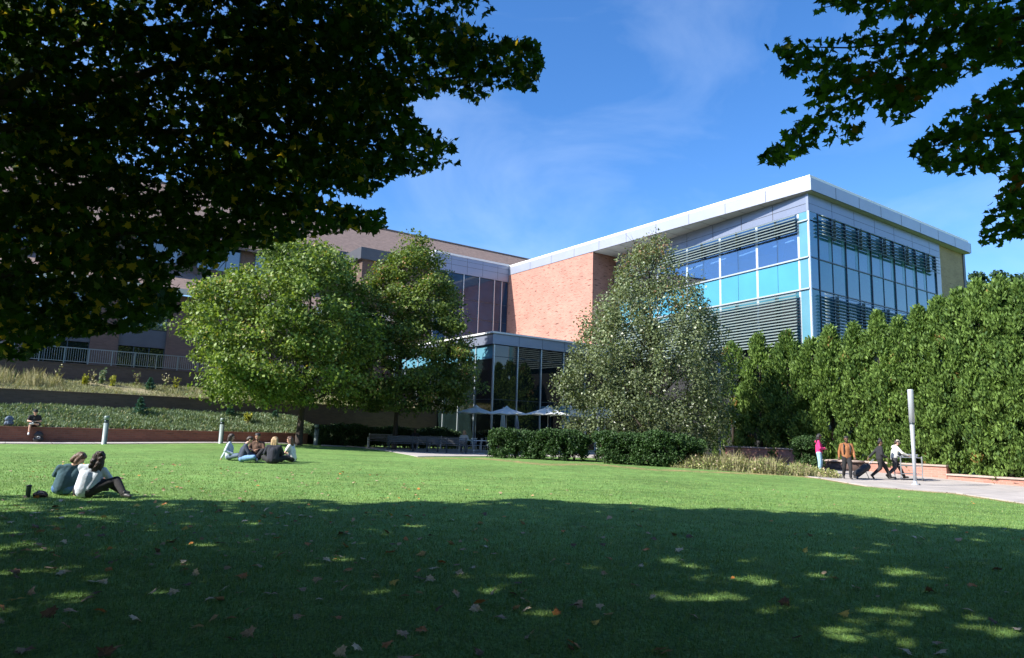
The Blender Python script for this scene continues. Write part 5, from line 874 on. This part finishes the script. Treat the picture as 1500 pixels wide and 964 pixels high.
# umbrellas
M_CANV = leaf_mat('pale_grey_canvas', (.72, .73, .75), (.78, .78, .79), None, 0, .25, .8)
def umbrella(label, px, Y, rad_, zt_, zb_, rz):
    q = pg(px, Y); t = empty('patio_umbrella', q, rz, label, 'umbrella', 'pale patio umbrellas'); n = 8; ze = zb_-q[2]; za = zt_-q[2]; mb = MB(); vs = [(0, 0, za)]; rings = 4
    for r_ in range(1, rings+1):
        for k in range(n*2):
            u = r_/rings; rr = rad_*u*(1 if k % 2 == 0 else .925*(1-.03*u)); vs.append((rr*math.cos(math.pi*k/n), rr*math.sin(math.pi*k/n), za-(za-ze)*(u**.9) - (0 if k % 2 == 0 else .05*u)))
    m2 = n*2; fs = [(0, 1+k, 1+(k+1) % m2) for k in range(m2)] + [(1+(r_-1)*m2+k, 1+r_*m2+k, 1+r_*m2+(k+1) % m2, 1+(r_-1)*m2+(k+1) % m2) for r_ in range(1, rings) for k in range(m2)]; mb.add(vs, fs); cn_ = mb.build('canopy', M_CANV, t); so_ = cn_.modifiers.new('solid', 'SOLIDIFY'); so_.thickness = .008
    MB().lathe([(.38, za-.16), (.10, za+.02), (.015, za+.09)], n=8).build('vent_cap', M_CANV, t); MB().lathe([(.022, 0), (.022, za)], n=10).build('pole', M_STEEL, t); MB().lathe([(.28, 0), (.28, .06), (.05, .10)], n=18).build('base', M_STEEL, t)
    for k in range(n): a_ = 2*math.pi*k/n; MB().tube([(0, 0, za-.04), (rad_*.97*math.cos(a_), rad_*.97*math.sin(a_), ze-.015)], .009, 5).build('rib', M_STEEL, t)
umbrella('left open patio umbrella, nearest the maple tree', 696, 43.6, 1.25, 3.30, 2.90, .2); umbrella('middle open patio umbrella of the three in front of the pavilion', 741, 42.4, 1.38, 3.26, 2.86, .5); umbrella('right open patio umbrella at the edge of the pear tree', 802, 42.8, 1.38, 3.38, 2.92, .1)
def closed(label, px, Y, zt_, m_):
    q = pg(px, Y); t = empty('closed_umbrella', q, 0, label, 'umbrella'); za = zt_-q[2]; mb = MB(); vs = []; prof = [(.03, za), (.10, za-.25), (.16, za-.8), (.19, za-1.35), (.15, za-1.5)]
    for r_, z_ in prof: vs += [(r_*(1 if k % 2 else .62)*math.cos(math.pi*k/8), r_*(1 if k % 2 else .62)*math.sin(math.pi*k/8), z_) for k in range(16)]
    mb.add(vs, [(i*16+k, i*16+(k+1) % 16, (i+1)*16+(k+1) % 16, (i+1)*16+k) for i in range(4) for k in range(16)]+[tuple(range(16))[::-1], tuple(range(64, 80))]); mb.build('folded_canopy', m_, t); MB().lathe([(.022, 0), (.022, za+.08)], n=8).build('pole', M_STEEL, t); MB().lathe([(.28, 0), (.28, .06), (.05, .1)], n=16).build('base', M_STEEL, t)
closed('folded blue grey umbrella between the middle and right open umbrellas', 757, 44.3, 2.7, mat('slate_blue_canvas', (.22, .26, .34), .8)); closed('folded pale umbrella behind the middle open umbrella', 736, 45.4, 3.3, mat('pale_green_canvas', (.42, .46, .42), .8))

# ------------------------------------------------------------------ plants in the beds
def ribbons(name, base, hgt, wid, lean, m_, tint, label, cat, kind='stuff', seg=1, parent=None, loc=None):
    """upright blades as tapering quads"""
    n = len(base); d = rand_unit(n)*np.array([1, 1, 0]); d = unit(d); sd = np.cross(d, [0, 0, 1.]); top = base+np.stack([d[:, 0]*lean*hgt, d[:, 1]*lean*hgt, hgt], 1); mid = base+(top-base)*.55+np.array([0, 0, .06])*hgt[:, None]
    w_ = (wid/2)[:, None]*sd; v = np.stack([base-w_, base+w_, mid+w_*.8, top, mid-w_*.8], 1); me_ = npmesh(name, v, 5, m_, tint); o = link(name, me_, parent, loc); 
    if label: tag(o, label, cat, kind=kind)
    return o
def scatter_local(n, a0, a1, b0, b1): a = nr.uniform(a0, a1, n); b = nr.uniform(b0, b1, n); return a, b, A0[0]+a*D[0]+b*E2[0], A0[1]+a*D[1]+b*E2[1]
def tufts(name, n_t, per, a0, a1, b0, b1, zf, r, h, wd, m_, label, lean=.6, tmul=1., dens=None):
    a, b, x, y = scatter_local(n_t, a0, a1, b0, b1)
    if dens is not None: k = nr.rand(n_t) < dens(a, b); a, b, x, y = a[k], b[k], x[k], y[k]; n_t = len(a)
    z = zf(a, b); idx = np.repeat(np.arange(n_t), per); n = len(idx); off = nr.normal(size=(n, 2))*r; base = np.stack([x[idx]+off[:, 0], y[idx]+off[:, 1], z[idx]-.02], 1); cl = .5+nr.rand(n_t)
    ribbons(name, base, h*(.4+.9*nr.rand(n))*cl[idx], wd*(.7+.6*nr.rand(n)), lean*nr.rand(n), m_, np.clip(nr.rand(n)*.6+nr.rand(n_t)[idx]*.45-.02, 0, 1)*tmul, label, 'plants')
low = lambda a, b: 1.27+(b-19.4)/3.6*1.18 + .12*np.sin((a+54)/31.1*37+(b-19.4)/3.6*5)*np.sin((b-19.4)/3.6*3.1)
tufts('ground_cover', 9000, 10, -46, -22.9, 19.5, 22.9, low, .08, .14, .045, L_GC, 'silvery green ground cover carpeting the lower terrace slope', 1.2)
upz = lambda a, b: 3.18+(b-23.4)/3.6*.87
tufts('dry_bed_grass', 6500, 12, -46, -14, 23.5, 26.9, upz, .09, .15, .02, leaf_mat('bed_grass', (.12, .14, .06), (.40, .41, .24), (.44, .38, .22), .2, .15, .8), 'straw and green dry grass covering the upper terrace bed', 1.0)
tufts('tall_dry_grass', 260, 26, -44, -35.5, 24.2, 26.9, upz, .10, .5, .018, L_DRY, 'tall golden dry grass at the left end of the upper terrace bed', .5)
# sloping bank at the end of the lower bed
def bankz(a, b): u = (a+22.9)/4.4; return 1.27*(1-u)+.5*u+(b-19.4)/3.6*1.18*(1-u)
tufts('bank_ground_cover', 1500, 10, -22.9, -19.2, 19.5, 22.9, bankz, .08, .16, .045, L_GC, 'ground cover on the bank behind the back hedge', 1.2)
def weed(label, px, b, z, h, n, m_, w_=.05, name='weed_plant', spread=.16):
    q = on_wall(px, b, z); t = empty(name, q, 0, label, 'plant'); k = 7; stem = MB(); B_ = []
    for i in range(k):
        th = i*2.4; tp_ = A_(spread*math.cos(th), spread*math.sin(th), h*(.7+.3*nr.rand())); stem.tube([(0, 0, -.05), tp_*.5, tp_], [.008, .006, .003], 4); B_.append(tp_)
    stem.build('stem', M_BARK, t); B_ = np.array(B_); u = nr.rand(n); idx = nr.randint(0, k, n); p_ = B_[idx]*(.15+.85*u)[:, None]; link('leaves', npmesh('leaves', leaves(p_, rand_unit(n)+np.array([0, 0, .35]), rand_unit(n)+np.array([0, 0, .7]), (.11+.1*nr.rand(n))*(1.2-.6*u)), 4, m_, nr.rand(n)*.8+.15), t)
L_GOLD = leaf_mat('yellow_goldenrod', (.14, .18, .03), (.42, .40, .06), None, 0, .3, .7)
weed('yellow green weed left of the centre on the upper terrace bed', 117, 25.6, 3.7, .75, 160, L_GOLD); weed('tall feathery green weed on the upper terrace bed', 142, 25.9, 3.8, 1.15, 200, L_GC); weed('small leafy green weed on the upper terrace bed right of the tall feathery one', 158, 25.5, 3.7, .8, 120, L_GOLD); weed('dry stalky weed near the right end of the railing', 252, 25.8, 3.8, .85, 60, L_GOLD, spread=.3)
weed('yellowing weed on the lower slope above the five people', 363, 21.4, 1.95, .6, 160, L_GOLD, spread=.25)
for px, b, z, lb in ((128, 26.2, 3.85, 'thin dry stalks left of the tall feathery weed'), (193, 26.3, 3.9, 'thin dry stalks in the middle of the upper bed'), (75, 26.0, 3.85, 'thin dry stalks above the reader on the wall'), (236, 26.0, 3.85, 'thin dry stalks right of the middle of the upper bed')): weed(lb, px, b, z, 1.05, 40, L_DRY, spread=.22)
def spruce(label, px, b, z, h, r):
    q = on_wall(px, b, z); t = empty('small_spruce', q, 0, label, 'shrub', 'small spruces on the terraces'); MB().tube([(0, 0, -.05), (0, 0, h*.95)], [.03, .005], 6).build('trunk', M_BARK, t); n = 1500; u = nr.rand(n)**.8; th = nr.rand(n)*6.283; lay = .75+.25*np.sin(u*26); rr = r*(1-u)**.8*lay*(.3+.7*nr.rand(n)); p_ = np.stack([rr*np.cos(th), rr*np.sin(th), u*h+.03], 1)
    out = unit(p_*np.array([1, 1, .0])+.001); link('crown', npmesh('crown', leaves(p_, out+rand_unit(n)*.4+np.array([0, 0, .25]), rand_unit(n), .09*(.6+.8*nr.rand(n))), 4, L_SPR, nr.rand(n)), t)
spruce('small spruce standing on the lower slope between the first two bollards', 203, 22.2, 2.2, .85, .42); spruce('small spruce on the upper bed near the end of the railing', 214, 25.2, 3.6, .75, .38); spruce('small spruce at the top of the lower slope left of the five people', 336, 22.5, 2.3, .6, .3); spruce('small spruce low on the slope beside the first maple trunk', 402, 22.0, 2.1, .5, .28)
# dry perennials on the right
def garden():
    n_t = 560; px = nr.uniform(985, 1222, n_t); Y = np.interp(px, [985, 1100, 1222], [30.6, 30.2, 30.6])+nr.uniform(-.9, 1.7, n_t)*np.interp(px, [985, 1050, 1180, 1222], [.5, 1, 1, .35]); v = F[None]*FP + CR*(px-750)[:, None]+CU*(482-680); X = v[:, 0]*Y/v[:, 1]; Z = TZ(X, Y)
    per = 30; idx = np.repeat(np.arange(n_t), per); n = len(idx); off = nr.normal(size=(n, 2))*.14; base = np.stack([X[idx]+off[:, 0], Y[idx]+off[:, 1], Z[idx]-.02], 1); cl = (.25+.95*nr.rand(n_t)**1.5)*np.interp(px, [985, 1020, 1060, 1120, 1180, 1222], [.45, 1, 1.35, 1.0, .75, .35]); cl *= 1+.25*np.sin(px*.13); ribbons('dry_garden_plants', base, .58*(.4+.7*nr.rand(n))*cl[idx], .012+.012*nr.rand(n), .8*nr.rand(n), L_DRY, np.clip(nr.rand(n)*.7+nr.rand(n_t)[idx]*.4-.05, 0, 1), 'dry tan and green perennials in the garden strip before the person in pink', 'plants')
    n = 15000; k = nr.randint(0, n_t, n); o = rand_unit(n)*np.array([.28, .28, .2]); p_ = np.stack([X[k], Y[k], Z[k]+.28*cl[k]], 1)+o; p_[:, 2] = np.maximum(p_[:, 2], Z[k]+.02); L_ = leaf_mat('garden_leaf', (.12, .16, .05), (.40, .42, .16), (.45, .35, .25), .2, .25, .7)
    tag(link('garden_foliage', npmesh('garden_foliage', leaves(p_, rand_unit(n), rand_unit(n), .075*(.5+nr.rand(n))), 4, L_, nr.rand(n))), 'small yellow green leaves among the dry perennials', 'plants', kind='stuff')
garden()
weed('dark leafy shrub between the short brick wall and the planter', 1180, 15, .4, 1.6, 10, L_YEW) if False else None
hedge('dark green shrub between the short pink wall and the round planter', [gp(1168, 34.2), gp(1196, 34.4)], 1.3, 1.7, 12000, 5)

# ------------------------------------------------------------------ grass blades and fallen leaves
def grass():
    n = 420000; Y = 3.6+(nr.rand(n)**1.8)*26; px = nr.uniform(-30, 1530, n); v = F[None]*FP + CR*(px-750)[:, None]+CU*(482-800); X = v[:, 0]*Y/v[:, 1]; Z = TZ(X, Y); pv = inside(np.array(PATH_R+[wallp(-22)[:2], wallp(-.5)[:2]]), X, Y); X, Y, Z, sc_, n = X[~pv], Y[~pv], Z[~pv], (Y[~pv]/6)**.75, int((~pv).sum())
    kp = nr.rand(n) < np.clip(1.25*(1-(Y-3.6)/26)**1.3, 0, 1); X, Y, Z, sc_ = X[kp], Y[kp], Z[kp], sc_[kp]; n = len(X); base = np.stack([X, Y, Z-.005], 1); L_ = leaf_mat('grass_blade', (.08, .165, .036), (.20, .32, .08), (.34, .33, .15), .03, .15, .6)
    ribbons('grass', base, .032*(.5+.8*nr.rand(n))*np.clip(sc_, .8, 1.3), .0045*np.clip(sc_, .8, 2.2)*(.7+.6*nr.rand(n)), .8*nr.rand(n), L_, nr.rand(n), 'short mown green grass of the lawn', 'grass')
grass()
def fallen():
    cols = [('pale tan', (.55, .44, .30)), ('rusty orange', (.42, .17, .05)), ('yellow', (.55, .38, .06)), ('dark brown', (.13, .075, .045)), ('light brown', (.38, .26, .16))]; ms = []
    for nm, c in cols:
        for v_ in range(2):
            mb = MB(); pts = [(x, y-.4, .10*(x*x)*(1+v_*1.5)+.08*math.sin(5*x+3*y+v_)+.03) for x, y in MAPLE]; mb.add([(0, 0, .03)]+pts+[], [(0, 1+k, 1+(k+1) % 16) for k in range(16)]); mb.tube([(0, -.4, .03), (.04, -.7, .06)], [.012, .008], 4, caps=False); me_ = mb.mesh('fallen_leaf', mat('dry_leaf_'+nm.replace(' ', '_'), c, .8, 0, .25, 9)); ms.append((nm, me_))
    n = 300
    Y = 4.0+(nr.rand(n)**1.25)*9.5; px = np.where(nr.rand(n) < .62, nr.rand(n)**1.2*900, nr.rand(n)*1480+10); k = 0
    w5 = [0, 0, 0, 0, 1, 1, 2, 3, 3, 3, 4, 4, 4, 4]
    for i in range(n):
        v = ray(px[i], 800); x = v[0]*Y[i]/v[1]; c = w5[nr.randint(len(w5))]*2+nr.randint(2); nm, me_ = ms[c]; o = link('fallen_leaf', me_, None, (x, Y[i], tz(x, Y[i])+.025)); o.scale = [(.085+.06*nr.rand())]*3; o.rotation_euler = (nr.normal()*.35, nr.normal()*.35, nr.rand()*6.28)
        tag(o, nm+' dry maple leaf lying on the shaded lawn', 'leaf', nm+' fallen leaves on the lawn')
    n = 480; Y = 8+nr.rand(n)*14; px = np.where(nr.rand(n) < .7, nr.rand(n)*620, nr.rand(n)*1500); v = F[None]*FP + CR*(px-750)[:, None]+CU*(482-760); X = v[:, 0]*Y/v[:, 1]
    q = np.stack([X, Y, TZ(X, Y)+.03], 1); L_ = leaf_mat('far_fallen_leaf', (.20, .10, .05), (.45, .34, .22), (.50, .20, .05), .2, .1, .8)
    tag(link('far_fallen_leaves', npmesh('far_fallen_leaves', leaves(q, rand_unit(n)*np.array([1, 1, .2]), rand_unit(n)*.5+np.array([0, 0, 1]), .075*(.6+.6*nr.rand(n)), SIMPLE), 6, L_, nr.rand(n))), 'many small dry leaves scattered over the sunlit lawn', 'leaves', kind='stuff')
fallen()

# unseen trees added around the camera to darken the foreground; mirrored in the glass
def added_shade_trees():
    P_ = []; 
    for x, y, r_, h in ((-34, -22, 8, 17), (-20, -24, 8, 18), (-6, -23, 8, 17), (8, -21, 8, 18), (22, -18, 8, 17), (34, -8, 7, 16), (-36, -6, 6, 13), (-38, 2, 5, 12), (29, 3, 6, 15), (33, 13, 6, 15)):
        n = 2600; c = A_(x, y, h*.58); o = rand_unit(n)*(nr.rand(n, 1)**.4)*A_(r_, r_, h*.42); P_.append(c+o)
    P_ = np.concatenate(P_); n = len(P_); tag(link('added_shade_trees', npmesh('added_shade_trees', leaves(P_, rand_unit(n), rand_unit(n), .95*(.6+.6*nr.rand(n)), SIMPLE), 6, L_FAR, nr.rand(n))), 'unseen mass of trees added around the camera to darken the foreground', 'trees', kind='stuff')
added_shade_trees()
